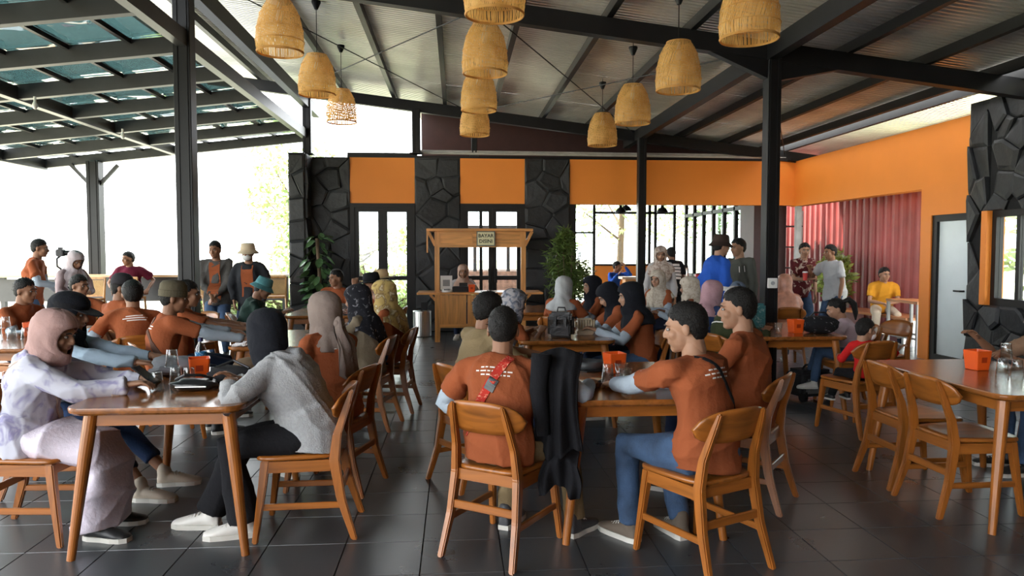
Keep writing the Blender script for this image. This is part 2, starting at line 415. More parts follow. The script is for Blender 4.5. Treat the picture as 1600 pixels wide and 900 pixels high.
# red corrugated container beyond the opening
def corrugated(x0, y0, y1, z0, z1, pitch=0.24, dep=0.045, nm='rib_panel', parent=None, m=None):
    n = int((y1 - y0) / pitch)
    for k in range(n):
        a = y0 + k * pitch; q = pitch
        prof = [(0, 0), (.30 * q, 0), (.42 * q, dep), (.88 * q, dep), (q, 0)]
        vs = [(x0 + d, a + t, z) for z in (z0, z1) for t, d in prof]
        link(nm, mesh(nm, vs, [(i, i + 5, i + 6, i + 1) for i in range(4)], m), parent)
cont = tag(empty('container', (7.9, 14, 0)), 'red corrugated metal container wall beyond the orange doorway', 'container')
cont.location = (0, 0, 0)
corrugated(7.85, 11.0, 18.3, 0.02, 3.75, parent=cont, m=REDM)
MB().box(7.9, 7.98, 11.0, 18.3, 0.0, 3.75).build('wall', REDM, cont)
MB().box(7.80, 7.98, 11.0, 18.3, 3.75, 3.85).build('top_rail', REDM, cont)
# ------------------------------------------------------------ steel roof
def zr(x): return 4.36 - 0.12 * x
ceiling = struct(empty('ceiling'))
def roof_sheet(y0, x0, x1):
    pitch = 0.083; vs = []; fs = []; prof = ((0, 0), (.36, 0), (.50, .024), (.86, .024), (1.0, 0))
    for i in range(12):
        for t, d in prof[:-1] if i < 11 else prof: vs += [(x0, y0 + (i + t) * pitch, zr(x0) + d), (x1, y0 + (i + t) * pitch, zr(x1) + d)]
    for i in range(len(vs) // 2 - 1): fs.append((2 * i, 2 * i + 1, 2 * i + 3, 2 * i + 2))
    return mesh('roof_sheet', vs, fs, GALV)
sh_a = roof_sheet(0, -4.5, 1.35); sh_b = roof_sheet(0, 1.33, 6.14); sh_c = roof_sheet(0, 6.34, 7.7)
for k in range(24):
    y = -9 + k * 0.992
    for me, dz in ((sh_a, 0), (sh_b, -.006), (sh_c, 0)): link('roof_sheet', me, ceiling, (0, y, dz + (0.0012 if k % 2 else 0)))
sh_d = roof_sheet(0, -0.76, 6.14)
for k in range(3): link('roof_sheet', sh_d, ceiling, (0, 14.79 + .992 * k, -.003))
for x in (-4.4, -3.55, -2.05, -1.13, -0.19, 0.72, 1.66, 2.58, 4.35, 5.25, 6.10, 6.40, 7.5):
    MB().box(x - .035, x + .035, -9, 14.8, zr(x) - .13, zr(x) - .018).build('purlin', BLACK, ceiling)
for y in (-4.0, 2.0, 8.0, 14.0):
    MB().bar((-4.5, y, zr(-4.5) - .225), (7.4, y, zr(7.4) - .225), 0.12, 0.20).build('rafter', BLACK, ceiling)
for x, z in ((-2.72, 4.25), (3.47, zr(3.47) - .225)):
    MB().bar((x, -9, z), (x, 14.9, z), 0.12, 0.2).build('main_beam', BLACK, ceiling)
for sx, a in ((-1, 0.75), (1, 0.75)):       # haunches beside the right column
    x = 3.5; MB().add([(x, 7.95, zr(x) - .55), (x, 8.05, zr(x) - .55), (x + sx * a, 7.95, zr(x + sx * a) - .32), (x + sx * a, 8.05, zr(x + sx * a) - .32), (x, 7.95, zr(x) - .3), (x, 8.05, zr(x) - .3)],
                       [(0, 2, 4), (1, 5, 3), (0, 1, 3, 2), (2, 3, 5, 4), (0, 4, 5, 1)]).build('haunch', BLACK, ceiling)
for a, b in (((-2.9, 8), (0.3, 14)), ((-2.9, 14), (0.3, 8)), ((0.3, 8), (3.45, 14)), ((0.3, 14), (3.45, 8)), ((3.45, 8), (6.4, 14))):
    MB().tube([(a[0], a[1], zr(a[0]) - .2), (b[0], b[1], zr(b[0]) - .2)], 0.008, 6).build('brace_rod', BLACK, ceiling)

def post(x, y, z1, w, label, z0=0.0):
    r = tag(empty('steel_column', (x, y, 0)), label, 'column')
    MB().box(-w / 2, w / 2, -w / 2, w / 2, z0, z1).build('shaft', BLACK, r, bevel=0.006, segs=1)
    for s in (-1, 1): MB().box(s * w * .28 - .012, s * w * .28 + .012, -w / 2 - .012, -w / 2 + .002, z0, z1).build('flange', BLACK, r)
    MB().box(-w * .8, w * .8, -w * .8, w * .8, z0, z0 + .015).build('base_plate', BLACK, r)
    return r
post(-2.77, 7.9, zr(-2.77) - .3, 0.17, 'black steel column in the dining hall left of the rattan lamps')
post(3.50, 8.0, zr(3.45) - .3, 0.15, 'black steel column carrying a white wall socket, right of centre')
post(-2.71, WB - .1, zr(-2.85) - .3, 0.15, 'short black steel post standing on the end of the stone wall', WT + .03)
post(3.48, WB - .35, zr(3.5) - .3, 0.15, 'slim black steel column in front of the orange lintel at the back')
post(-0.72, WB - .12, zr(-.7) - .3, 0.15, 'black upper post on the stone pier beside the glass door', WT + .06)
post(0.36, WB + .1, zr(.36) - .3, 0.11, 'small black stub post under the lowest middle rattan lamp', WT + .06)
post(6.55, WB - .06, zr(6.5) - .3, 0.14, 'short black post at the corner above the orange walls', WT)
so = tag(empty('wall_socket', (3.495, 7.905, 1.17)), 'white wall socket with switch on the black column', 'socket')
MB().box(-.055, .055, -.018, 0, -.055, .055).build('plate', WHITEPL, so, bevel=.004); MB().lathe([(.022, 0), (.022, .01)], 14).build('outlet', mat('socket grey', (.35, .36, .38)), so, (0, -.017, 0), (R(90), 0, 0))

# ------------------------------------------------------------ glass canopy on the left
def zc(x): return 3.78 + 0.115 * (x + 2.75)
cp = tag(empty('glass_canopy'), 'dark steel canopy glazed with tinted panes over the open left side', 'canopy')
GREYB = mat('dark grey steel', (0.035, 0.034, 0.035), rough=0.42)
CY = [1.8 + 1.25 * k for k in range(11)]; CX = [-7.55, -6.97, -6.39, -5.80, -5.22, -4.60, -3.98, -3.36, -2.78]
for y in CY: MB().bar((-7.58, y, zc(-7.58) - .09), (-2.75, y, zc(-2.75) - .09), .09, .17).build('rafter', GREYB, cp)
for x in (-7.58, -5.22, -2.76): MB().bar((x, 1.7, zc(x) - .10), (x, 14.35, zc(x) - .10), .10, .16 if x > -7 else .2).build('edge_beam', GREYB, cp)
for x in CX[1:-1]:
    if x == -5.22: continue
    for y0, y1 in zip(CY[:-1], CY[1:]): MB().bar((x, y0 + .04, zc(x) - .02), (x, y1 - .04, zc(x) - .02), .045, .05).build('glazing_bar', GREYB, cp)
rn = random.Random(3)
for x0, x1 in zip(CX[:-1], CX[1:]):
    for y0, y1 in zip(CY[:-1], CY[1:]):
        a, b, c, d = [rn.uniform(-.006, .012) for _ in range(4)]
        vs = [(x0, y0, zc(x0) + .02 + a), (x1, y0, zc(x1) + .02 + b), (x1, y1, zc(x1) + .02 + c), (x0, y1, zc(x0) + .02 + d)]
        vs += [(p[0], p[1], p[2] + .008) for p in vs]
        link('pane', mesh('pane', vs, [(3, 2, 1, 0), (4, 5, 6, 7), (0, 1, 5, 4), (1, 2, 6, 5), (2, 3, 7, 6), (3, 0, 4, 7)], SHADEGLASS), cp)
r = post(-6.65, 14.25, zc(-6.65) - .15, .22, 'dark steel column at the far end of the glass canopy')
for s in (-1, 1): MB().bar((s * .08, 0, 2.75), (s * .42, 0, 3.12), .06, .06).build('knee_brace', GREYB, r)
for k, (x, y, lab) in enumerate(((-4.95, 9.2, 'nearer bare bulb hanging under the glass canopy'), (-4.95, 11.5, 'farther bare bulb hanging under the glass canopy'))):
    b = tag(empty('hanging_bulb', (x, y, zc(x) - .18)), lab, 'bulb')
    MB().tube([(0, 0, 0), (0, 0, -.06)], .016, 8).build('socket', WHITEPL, b); MB().lathe([(.012, -.05), (.03, -.09), (.032, -.115), (.02, -.14), (.004, -.15)], 12).build('bulb', mat('opal bulb', (.8, .8, .78), rough=.2), b, smooth=True)

# parapet board along the far end of the terrace
par = tag(empty('bar_counter', (-5.2, 13.85, 0)), 'long dark bar board along the open end of the terrace', 'counter')
MB().box(-3.0, -1.55, -.03, .03, .62, 1.02).build('front_board', GREYB, par); MB().box(-1.45, 2.12, -.03, .03, .62, 1.06).build('front_board', GREYB, par)
MB().box(-3.0, 2.12, -.2, .25, 1.06, 1.10).build('bar_top', wood('pale bar top', (.55, .36, .18), 0), par)
for x in (-2.9, -1.5, .4, 2.05): MB().box(x - .04, x + .04, -.02, .06, 0, 1.06).build('leg', GREYB, par)

# ------------------------------------------------------------ rattan pendant lamps
def rattan():
    m, nt, b = new_mat('woven rattan'); out = nt.nodes['Material Output']
    tc = N(nt, 'ShaderNodeTexCoord'); n = N(nt, 'ShaderNodeTexNoise', i_Scale=9.0, i_Detail=3.0); nt.links.new(tc.outputs['Object'], n.inputs['Vector'])
    c = ramp(nt, n.outputs[0], [(.3, (.66, .35, .09)), (.7, (.90, .58, .21))]); nt.links.new(c, b.inputs['Base Color']); b.inputs['Roughness'].default_value = .6
    tr = N(nt, 'ShaderNodeBsdfTranslucent'); nt.links.new(c, tr.inputs[0])
    mx = N(nt, 'ShaderNodeMixShader'); mx.inputs[0].default_value = .45; nt.links.new(b.outputs[0], mx.inputs[1]); nt.links.new(tr.outputs[0], mx.inputs[2]); nt.links.new(mx.outputs[0], out.inputs[0])
    return m
RAT = rattan()
def lamp_r(t):      # t from 0 at the rim to 1 at the top
    return 0.222 * (1 - 0.06 * max(0, 1 - t / .16) ** 2) * math.sqrt(max(0.0, 1 - (max(0, t - .1) / 1.03) ** 2.3))
LH = 0.47
def lamp_proto():
    root = empty('pendant_lamp')
    tiers = [(0, .22), (.22, .46), (.46, .74), (.74, 1.0)]; tw = (.02, .16, .16, .22)
    sv = []; sf = []; rnd = random.Random(5); ns = 96
    tot = 0.0
    for (t0, t1), w in zip(tiers, tw):
        for i in range(ns):
            a0 = 2 * math.pi * (i + rnd.uniform(-.18, .18)) / ns; hw = math.pi / ns * .78; seg = 4; k = len(sv)
            for j in range(seg + 1):
                t = t0 + (t1 - t0) * j / seg; r = max(.095, lamp_r(t)) + rnd.uniform(-.002, .002); a = a0 + w * j / seg
                for s in (-1, 1): sv.append((r * math.cos(a + s * hw), r * math.sin(a + s * hw), t * LH))
            for j in range(seg): sf.append((k + 2 * j, k + 2 * j + 1, k + 2 * j + 3, k + 2 * j + 2))
    sh = link('shade', mesh('shade', sv, sf, RAT), root); tag(sh, 'woven rattan shade', kind='stuff')
    for t in (0, .015, .22, .46, .74, 1.0):
        r = max(.095, lamp_r(t)) + .003
        MB().tube([(r * math.cos(2 * math.pi * i / 40), r * math.sin(2 * math.pi * i / 40), t * LH) for i in range(41)], .0065 if t < .02 else .004, 6).build('hoop', RAT, root)
    MB().lathe([(.0, .30), (.028, .30), (.034, .345), (.028, .385), (.018, .41), (.018, .47)], 14, cap=False).build('bulb', mat('opal bulb', (.8, .8, .78)), root, smooth=True)
    MB().bar((-.09, 0, LH), (.09, 0, LH), .008, .008).build('cross_bar', BLACK, root)
    return root
lampA = lamp_proto(); first = True
spots = [(x, y) for x in (-1.65, 0.29, 2.2) for y in (5.45, 7.22, 9.1, 11.0)]
hang = {-1.65: 3.40, 0.29: 3.24, 2.2: 3.11}; rown = {-1.65: 'left row', 0.29: 'middle row', 2.2: 'right row'}
lname = {5.45: 'nearest', 7.22: 'second', 9.1: 'third', 11.0: 'farthest'}
for x, y in spots:
    if x < -1 and y < 6: continue
    o = lampA if first else copy_tree(lampA); first = False
    o.location = (x, y, hang[x]); o.rotation_euler.z = random.uniform(0, 6)
    pos = lname[y] if not (x < -1) else {7.22: 'nearest', 9.1: 'middle', 11.0: 'farthest'}[y]
    tag(o, f'{pos} woven rattan pendant lamp in the {rown[x]} under the roof', 'lamp', 'rattan pendant lamps')
    top = zr(x) - .05 - hang[x]
    MB().tube([(0, 0, LH), (0, 0, top)], .005, 6).build('cord', BLACK, o); MB().lathe([(.02, top - .10), (.055, top - .02), (.055, top)], 14).build('ceiling_cup', BLACK, o)

# ------------------------------------------------------------ room behind the orange lintel
win2 = struct(empty('window_2'))     # far glazing
YF = 19.4
for x in (2.3, 3.68, 5.18, 5.34, 5.86): MB().box(x - .035, x + .035, YF, YF + .08, 0, 3.2).build('mullion', BLACKF, win2)
for z in (2.02, 2.55): 
    if z < 2.5: MB().box(2.3, 3.68, YF, YF + .07, z - .025, z + .025).build('transom', BLACKF, win2)
    else: MB().box(3.68, 5.9, YF, YF + .07, z - .03, z + .03).build('transom', BLACKF, win2)
MB().box(3.7, 5.2, YF - .02, YF + .1, 0, 1.14).build('spandrel', ORANGE, win2); MB().box(3.7, 5.2, YF - .03, YF + .1, 1.14, 1.19).build('sill', BLACKF, win2)
for x0, x1, z0, z1 in ((2.33, 3.65, 0, 3.2), (3.71, 5.15, 1.19, 3.2), (5.37, 5.83, 0, 3.2)): MB().box(x0, x1, YF + .03, YF + .038, z0, z1).build('pane', CLEAR, win2)
win3 = struct(empty('window_3'))     # side glazing of that room
for k, y in enumerate((19.3, 18.6, 17.9, 17.2, 16.5, 15.8, 15.1)):
    MB().box(6.1, 6.2, y - .04, y + .04, 0, 3.2).build('mullion', BLACKF, win3)
    if k < 6: MB().box(6.14, 6.148, y - .66, y - .04, .95, 3.2).build('pane', GREYGLASS, win3)
MB().box(6.1, 6.2, 15.1, 19.3, 2.42, 2.5).build('transom', BLACKF, win3); MB().box(6.1, 6.2, 15.1, 19.3, .88, .95).build('sill', BLACKF, win3)
MB().box(6.12, 6.2, 15.1, 19.3, 0, .88).build('spandrel', mat('grey plaster', (.28, .27, .26)), win3)
struct(MB().box(5.95, 6.62, 14.35, 15.06, 0, 3.2).build('wall_corner', MAROON))
struct(MB().box(2.2, 7.0, 14.2, 19.6, 3.2, 3.26).build('ceiling_back', mat('dark ceiling', (.03, .03, .03))))
for k in range(3):
    MB().bar((2.3, 15.4 + k * 1.4, 3.12), (6.1, 15.4 + k * 1.4, 2.82), .08, .12).build('roof_beam', BLACK, bpy.data.objects['ceiling_back'])
for x, y, z, lab in ((3.98, 17.6, 2.45, 'left one of two black dome lamps in the back room'), (4.3, 18.4, 2.55, 'black dome lamp behind the slim column in the back room'), (4.95, 17.4, 2.45, 'right black dome lamp in the back room')):
    b = tag(empty('dome_lamp', (x, y, z)), lab, 'lamp')
    MB().lathe([(.14, 0), (.13, .04), (.09, .10), (.04, .13), (.03, .2)], 16, cap=False).build('shade', BLACK, b, smooth=True); MB().tube([(0, 0, .2), (0, 0, .75)], .008, 6).build('cord', BLACK, b)
# counters in the back room
c1 = tag(empty('service_counter', (4.1, 15.9, 0)), 'wooden service counter behind the slim column in the back room', 'counter')
MB().box(-.5, .65, -.2, .2, .92, .97).build('counter_top', wood('pale counter', (.62, .45, .3), 0), c1); MB().box(-.42, .6, -.15, .15, .02, .92).build('front_panel', KIOSKX, c1)
c2 = tag(empty('coffee_counter', (5.35, 15.0, 0)), 'coffee counter with small equipment behind the standing staff', 'counter')
MB().box(-.85, .6, -.3, .3, .88, .94).build('counter_top', KIOSKX, c2); MB().box(-.8, .55, -.25, .25, .02, .88).build('front_panel', mat('grey plaster', (.28, .27, .26)), c2)
RED = mat('red plastic', (.5, .02, .02), rough=.4)
for x, h, w, m, nm, lab, cat in ((4.75, .32, .12, STEEL, 'water_urn', 'steel urn on the coffee counter', 'urn'), (5.05, .14, .16, RED, 'red_canister', 'red canister on the coffee counter', 'canister'), (5.2, .1, .1, WHITEPL, 'cup_stack', 'white cup stack on the coffee counter', 'cups'), (5.42, .12, .09, WHITEPL, 'milk_jug', 'small white jug at the right end of the coffee counter', 'jug')):
    o = tag(empty(nm, (x, 14.95, .94)), lab, cat)
    MB().lathe([(w * .55, 0), (w * .6, .02), (w * .6, h * .7), (w * .45, h * .8)], 14).build('vessel', m, o, smooth=True); MB().lathe([(w * .48, h * .8), (w * .4, h * .92), (.015, h * .95), (.015, h)], 14).build('lid', BLACK, o, smooth=True)

# shelf and post beside the passage
sh = tag(empty('metal_shelf', (6.75, 15.6, 0)), 'open shelf with bottles behind the passage beside the red wall', 'shelf')
for z in (.7, 1.15, 1.6, 2.05): MB().box(-.05, .75, -.15, .15, z, z + .03).build('shelf_board', GREYB, sh)
for x in (-.05, .72): MB().box(x, x + .04, -.15, .15, 0, 2.4).build('upright', mat('pale upright', (.4, .42, .4)), sh)

# ------------------------------------------------------------ outside: brick building, trees, hedge
BR = mat('weathered brick', (.30, .16, .11), rough=.9, var=.4, scale=9)
bb = tag(empty('outbuilding', (.75, 21, 0)), 'low brick outbuilding seen through the second glass door', 'building')
MB().box(-1.2, 1.6, 0, 2.6, -.12, .95).build('wall', BR, bb); MB().box(-1.4, 1.9, -.3, 2.8, 2.15, 2.25).build('roof', GREYB, bb)
for x in (-1.1, -.2, .75, 1.5): MB().box(x - .05, x + .05, 0, .1, .95, 2.15).build('pillar', GREYB, bb)
def foliage_mat(name, c):
    m, nt, b = new_mat(name); out = nt.nodes['Material Output']; g = N(nt, 'ShaderNodeNewGeometry')
    cc = ramp(nt, g.outputs['Random Per Island'], [(0, mul(c, .55)), (.5, c), (1, mul(c, 1.6))]); nt.links.new(cc, b.inputs['Base Color']); b.inputs['Roughness'].default_value = .5
    tr = N(nt, 'ShaderNodeBsdfTranslucent'); nt.links.new(cc, tr.inputs[0]); mx = N(nt, 'ShaderNodeMixShader'); mx.inputs[0].default_value = .35
    nt.links.new(b.outputs[0], mx.inputs[1]); nt.links.new(tr.outputs[0], mx.inputs[2]); nt.links.new(mx.outputs[0], out.inputs[0]); return m
LEAFP = foliage_mat('pale sunlit leaves', (.30, .40, .14)); LEAFD = foliage_mat('dark green leaves', (.05, .12, .035)); LEAFB = foliage_mat('fine bamboo leaves', (.13, .20, .05))
BARK = mat('bark', (.12, .08, .05), rough=.9)
def leaves(name, blobs, n, size, m, parent, seed, flat=.45):
    rnd = random.Random(seed); vs = []; fs = []
    for k in range(n):
        c, rad = blobs[rnd.randrange(len(blobs))]
        d = V((rnd.gauss(0, 1), rnd.gauss(0, 1), rnd.gauss(0, 1))).normalized() * (rnd.random() ** .4)
        p = V((c[0] + d.x * rad[0], c[1] + d.y * rad[1], c[2] + d.z * rad[2])); a = V((rnd.gauss(0, 1), rnd.gauss(0, 1), rnd.gauss(-.2, .6))).normalized(); b = a.orthogonal().normalized()
        L = size * rnd.uniform(.6, 1.3); i = len(vs); vs += [p, p + a * L * .5 + b * L * flat * .5, p + a * L, p + a * L * .5 - b * L * flat * .5]; fs.append((i, i + 1, i + 2, i + 3))
    return tag(link(name, mesh(name, vs, fs, m), parent), kind='stuff')
def tree(x, y, h, w, lab, m, seed, n=2200, size=.22):
    t = tag(empty('tree', (x, y, -.13)), lab, 'tree', 'trees outside the hall'); rnd = random.Random(seed)
    MB().tube([(0, 0, 0), (.1, 0, h * .4), (-.05, .1, h * .8)], [.14, .1, .04], 8).build('trunk', BARK, t)
    bl = []
    for k in range(7):
        a = rnd.uniform(0, 6.28); z = h * rnd.uniform(.35, .95); q = V((math.cos(a) * w * .5, math.sin(a) * w * .5, z)); bl.append((q, (w * .42, w * .42, h * .16)))
        MB().tube([(.03, .03, z * .7), q], [.05, .015], 6).build('branch', BARK, t)
    leaves('foliage', bl, n, size, m, t, seed)
tree(-5.3, 25, 5.4, 1.9, 'pale sunlit tree beyond the terrace left of the stone wall', LEAFP, 1)
tree(-3.2, 25, 2.3, 3.4, 'low bushy tree seen through the glass door', LEAFP, 2)
tree(5.6, 25, 7.5, 4.2, 'tall tree behind the back room windows', LEAFP, 3)
tree(9.5, 24, 6.5, 4.5, 'broad tree behind the side glazing of the back room', LEAFP, 4, n=3000)
tree(9.6, 19.0, 5, 2.4, 'slender tree close outside the side glazing', LEAFP, 8)
tree(12.5, 11.5, 5.0, 4.0, 'leafy tree outside the window in the stone wall', LEAFP, 5, n=3200)
tree(10.2, 9.6, 1.9, 2.4, 'low shrub outside the window in the stone wall', LEAFP, 6)
hd = tag(empty('hedge', (-2.2, 18.5, -.13)), 'low green hedge beyond the glass door', 'hedge')
leaves('foliage', [((x * .7 - 4.2, 0, .45), (.6, .5, .5)) for x in range(10)], 4200, .16, LEAFP, hd, 11)
MB().box(-4.4, 2.4, -.12, .12, 0, .5).build('stems', BARK, hd)

TRANSL = mat('white polycarbonate strip', (.8, .8, .78), rough=.5, var=.02); _nt = TRANSL.node_tree; _t = N(_nt, 'ShaderNodeBsdfTranslucent'); _nt.links.new(_t.outputs[0], _nt.nodes['Material Output'].inputs[0])
MB().add([(6.12, -9, zr(6.12) + .02), (6.36, -9, zr(6.36) + .02), (6.36, 14.8, zr(6.36) + .02), (6.12, 14.8, zr(6.12) + .02)], [(0, 1, 2, 3)]).build('skylight_strip', TRANSL, ceiling)
# ------------------------------------------------------------ furniture prototypes
def chair_proto():
    root = empty('dining_chair')
    # seat, a rounded slab with a slight dish
    n = 36; out = []
    for k in range(n):
        t = 2 * math.pi * k / n; c, s = math.cos(t), math.sin(t); ex = .42
        x = math.copysign(abs(c) ** ex, c); y = math.copysign(abs(s) ** ex, s)
        out.append((x * (.205 + .022 * y), .015 + y * .215))
    vs = []; fs = []
    lev = [(.93, .428), (1.0, .434), (1.0, .448), (.97, .4545), (.75, .4505), (.4, .446)]
    for q, z in lev: vs += [(x * q, .015 + (y - .015) * q, z) for x, y in out]
    for j in range(len(lev) - 1): fs += [(j * n + k, j * n + (k + 1) % n, (j + 1) * n + (k + 1) % n, (j + 1) * n + k) for k in range(n)]
    fs += [tuple(range(n - 1, -1, -1)), tuple((len(lev) - 1) * n + k for k in range(n))]
    link('seat', mesh('seat', vs, fs, WOODY, True), root)
    def swept(pts, w, d, m=WOODZ, nm='leg'):
        mb = MB(); vs = []; fs = []
        for (p, ww, dd) in zip(pts, w, d):
            p = V(p)
            for i, j in ((-1, -1), (1, -1), (1, 1), (-1, 1)): vs.append(p + V((i * ww / 2, j * dd / 2, 0)))
        for a in range(len(pts) - 1):
            for k in range(4): fs.append((a * 4 + k, a * 4 + (k + 1) % 4, a * 4 + 4 + (k + 1) % 4, a * 4 + 4 + k))
        fs += [(3, 2, 1, 0), tuple(len(vs) - 4 + k for k in range(4))]
        return mb.add(vs, fs).build(nm, m, root, bevel=.006, segs=2)
    for s in (-1, 1):
        swept([(s * .208, .225, 0), (s * .19, .185, .30), (s * .182, .17, .43)], (.030, .040, .042), (.030, .042, .046))
        swept([(s * .205, -.285, 0), (s * .188, -.215, .22), (s * .178, -.182, .42), (s * .168, -.198, .56), (s * .150, -.252, .72), (s * .142, -.272, .785)], (.030, .034, .038, .034, .030, .022), (.034, .048, .056, .046, .034, .022))
        MB().bar((s * .188, .16, .395), (s * .178, -.16, .395), .02, .06).build('side_rail', WOODY, root)
        MB().bar((s * .196, .195, .185), (s * .19, -.225, .185), .018, .034).build('stretcher', WOODY, root, bevel=.004, segs=1)
    MB().box(-.165, .165, .155, .178, .368, .428).build('front_rail', WOOD, root); MB().box(-.165, .165, -.19, -.168, .375, .43).build('rear_rail', WOOD, root)
    MB().bar((-.18, -.212, .255), (.18, -.212, .255), .018, .042).build('stretcher', WOOD, root, bevel=.004, segs=1)
    # curved backrest paddle
    nu, nv = 22, 6; vs = []; fs = []
    for side in (0, 1):
        for i in range(nu + 1):
            u = -1 + 2 * i / nu; h = .082 * (max(0.0, 1 - abs(u) ** 3.2)) ** .55 + .002; x = .228 * u
            for j in range(nv + 1):
                v = -1 + 2 * j / nv; z = .716 + v * h - .012 * u * u; y = -.252 + .062 * u * u - (z - .716) * .33 + (.012 if side else -.010) * (1 - .5 * v ** 4)
                vs.append((x, y, z))
    q = (nu + 1) * (nv + 1); e = lambda i, j, s: s * q + i * (nv + 1) + j
    for i in range(nu):
        for j in range(nv):
            fs.append((e(i, j, 0), e(i + 1, j, 0), e(i + 1, j + 1, 0), e(i, j + 1, 0))); fs.append((e(i, j, 1), e(i, j + 1, 1), e(i + 1, j + 1, 1), e(i + 1, j, 1)))
        fs.append((e(i, 0, 0), e(i, 0, 1), e(i + 1, 0, 1), e(i + 1, 0, 0))); fs.append((e(i, nv, 0), e(i + 1, nv, 0), e(i + 1, nv, 1), e(i, nv, 1)))
    for j in range(nv):
        fs.append((e(0, j, 0), e(0, j + 1, 0), e(0, j + 1, 1), e(0, j, 1))); fs.append((e(nu, j, 0), e(nu, j, 1), e(nu, j + 1, 1), e(nu, j + 1, 0)))
    link('backrest', mesh('backrest', vs, fs, WOOD, True), root)
    return root
CH0 = chair_proto(); CH_USED = []
def chair(x, y, head, label):
    """head: the way the sitter faces, degrees, 0 = away from the camera, 90 = to the left"""
    o = CH0 if not CH_USED else copy_tree(CH0); CH_USED.append(o)
    o.location = (x, y, 0); o.rotation_euler = (0, 0, R(head)); tag(o, label, 'chair', 'wooden dining chairs')
    return o
TW, TL = 0.85, 1.28
def table_proto():
    root = empty('dining_table'); n = 8; r = .09; poly = []
    for cx, cy, a0 in ((TW / 2 - r, TL / 2 - r, 0), (-TW / 2 + r, TL / 2 - r, 90), (-TW / 2 + r, -TL / 2 + r, 180), (TW / 2 - r, -TL / 2 + r, 270)):
        for k in range(n + 1): a = R(a0 + 90 * k / n); poly.append((cx + r * math.cos(a), cy + r * math.sin(a)))
    m = len(poly); vs = []; fs = []; lev = [(.965, .725), (.995, .737), (1, .748), (1, .756), (.994, .762)]
    for q, z in lev: vs += [(x * q, y * (1 - (1 - q) * .7), z) for x, y in poly]
    for j in range(len(lev) - 1): fs += [(j * m + k, j * m + (k + 1) % m, (j + 1) * m + (k + 1) % m, (j + 1) * m + k) for k in range(m)]
    fs += [tuple(range(m - 1, -1, -1)), tuple((len(lev) - 1) * m + k for k in range(m))]
    link('table_top', mesh('table_top', vs, fs, wood('table top teak', (.25, .085, .018), 1, .2)), root)
    for s in (-1, 1):
        MB().box(s * .335 - .01, s * .335 + .01, -.50, .50, .655, .728).build('apron', WOODY, root); MB().box(-.33, .33, s * .53 - .01, s * .53 + .01, .655, .728).build('apron', WOOD, root)
        for t in (-1, 1): MB().tube([(s * .33, t * .53, .726), (s * .36, t * .55, .5), (s * .42, t * .59, 0)], [.034, .031, .020], 16).build('leg', WOODZ, root, smooth=False)
    return root
TB0 = table_proto(); TB_USED = []
def table(x, y, label):
    o = TB0 if not TB_USED else copy_tree(TB0); TB_USED.append(o); o.location = (x, y, 0); tag(o, label, 'table', 'wooden dining tables'); return o
table(-1.475, 4.30, 'wooden dining table at the left front with a water bottle on it')
table(0.985, 4.31, 'wooden dining table at the centre front between the two men in orange')
table(3.29, 4.27, 'wooden dining table at the right front with stacked clear cups and empty chairs')
table(-1.40, 6.60, 'wooden dining table behind the woman in the grey hoodie')
table(-1.62, 9.45, 'wooden dining table at the back left near the potted plant')
table(-3.73, 6.62, 'wooden dining table at the left edge with clear cups and an orange box')
table(0.95, 6.80, 'wooden dining table in the middle with the black backpack on it')
table(3.10, 6.94, 'wooden dining table in front of the girl with a ponytail')
table(.95, 9.7, 'wooden dining table farther back in front of the kiosk')
for a in ((3.03, 4.62, -90, 'empty wooden chair at the right front table, farther of the two'), (3.01, 4.13, -88, 'empty wooden chair at the right front table, nearer of the two'),
          (4.42, 7.35, 100, 'empty wooden chair behind the toddler in red'),
          (-3.1, 8.9, 150, 'empty wooden chair on the terrace behind the man in a cap')):
    chair(*a)

def stool(x, y, rz, label):
    if not hasattr(stool, 'p'):
        r = empty('bar_stool'); PALE = wood('pale stool wood', (.50, .25, .08), 2); CANE = mat('woven cane', (.52, .33, .14), rough=.7, bump=.8, bscale=160)
        for s in (-1, 1):
            MB().tube([(s * .21, .2, 0), (s * .18, .17, .74)], [.016, .02], 8).build('leg', PALE, r); MB().tube([(s * .21, -.21, 0), (s * .18, -.18, .74), (s * .19, -.23, 1.08)], [.016, .02, .016], 8).build('leg', PALE, r)
            MB().bar((s * .2, .19, .3), (s * .2, -.2, .3), .02, .025).build('footrest', PALE, r)
        MB().bar((-.2, .19, .36), (.2, .19, .36), .02, .025).build('footrest', PALE, r)
        MB().box(-.2, .2, -.2, .2, .72, .755).build('seat', PALE, r, bevel=.01); MB().box(-.17, .17, -.215, -.205, .80, 1.05).build('cane_back', CANE, r)
        MB().bar((-.2, -.225, 1.08), (.2, -.225, 1.08), .03, .04).build('top_rail', PALE, r, bevel=.008); MB().bar((-.18, -.2, .79), (.18, -.2, .79), .02, .025).build('lower_rail', PALE, r)
        stool.p = r; o = r
    else: o = copy_tree(stool.p)
    o.location = (x, y, 0); o.rotation_euler.z = R(rz); tag(o, label, 'bar stool', 'cane bar stools')
stool(-3.12, 13.0, 12, 'cane-backed bar stool beside the stone wall')
stool(-4.5, 13.1, 5, 'cane-backed bar stool behind the two standing men')
stool(-5.5, 12.9, 5, 'cane-backed bar stool right of the man in maroon')
stool(-5.95, 12.4, -175, 'cane-backed bar stool at the bar board behind the man in orange facing us')

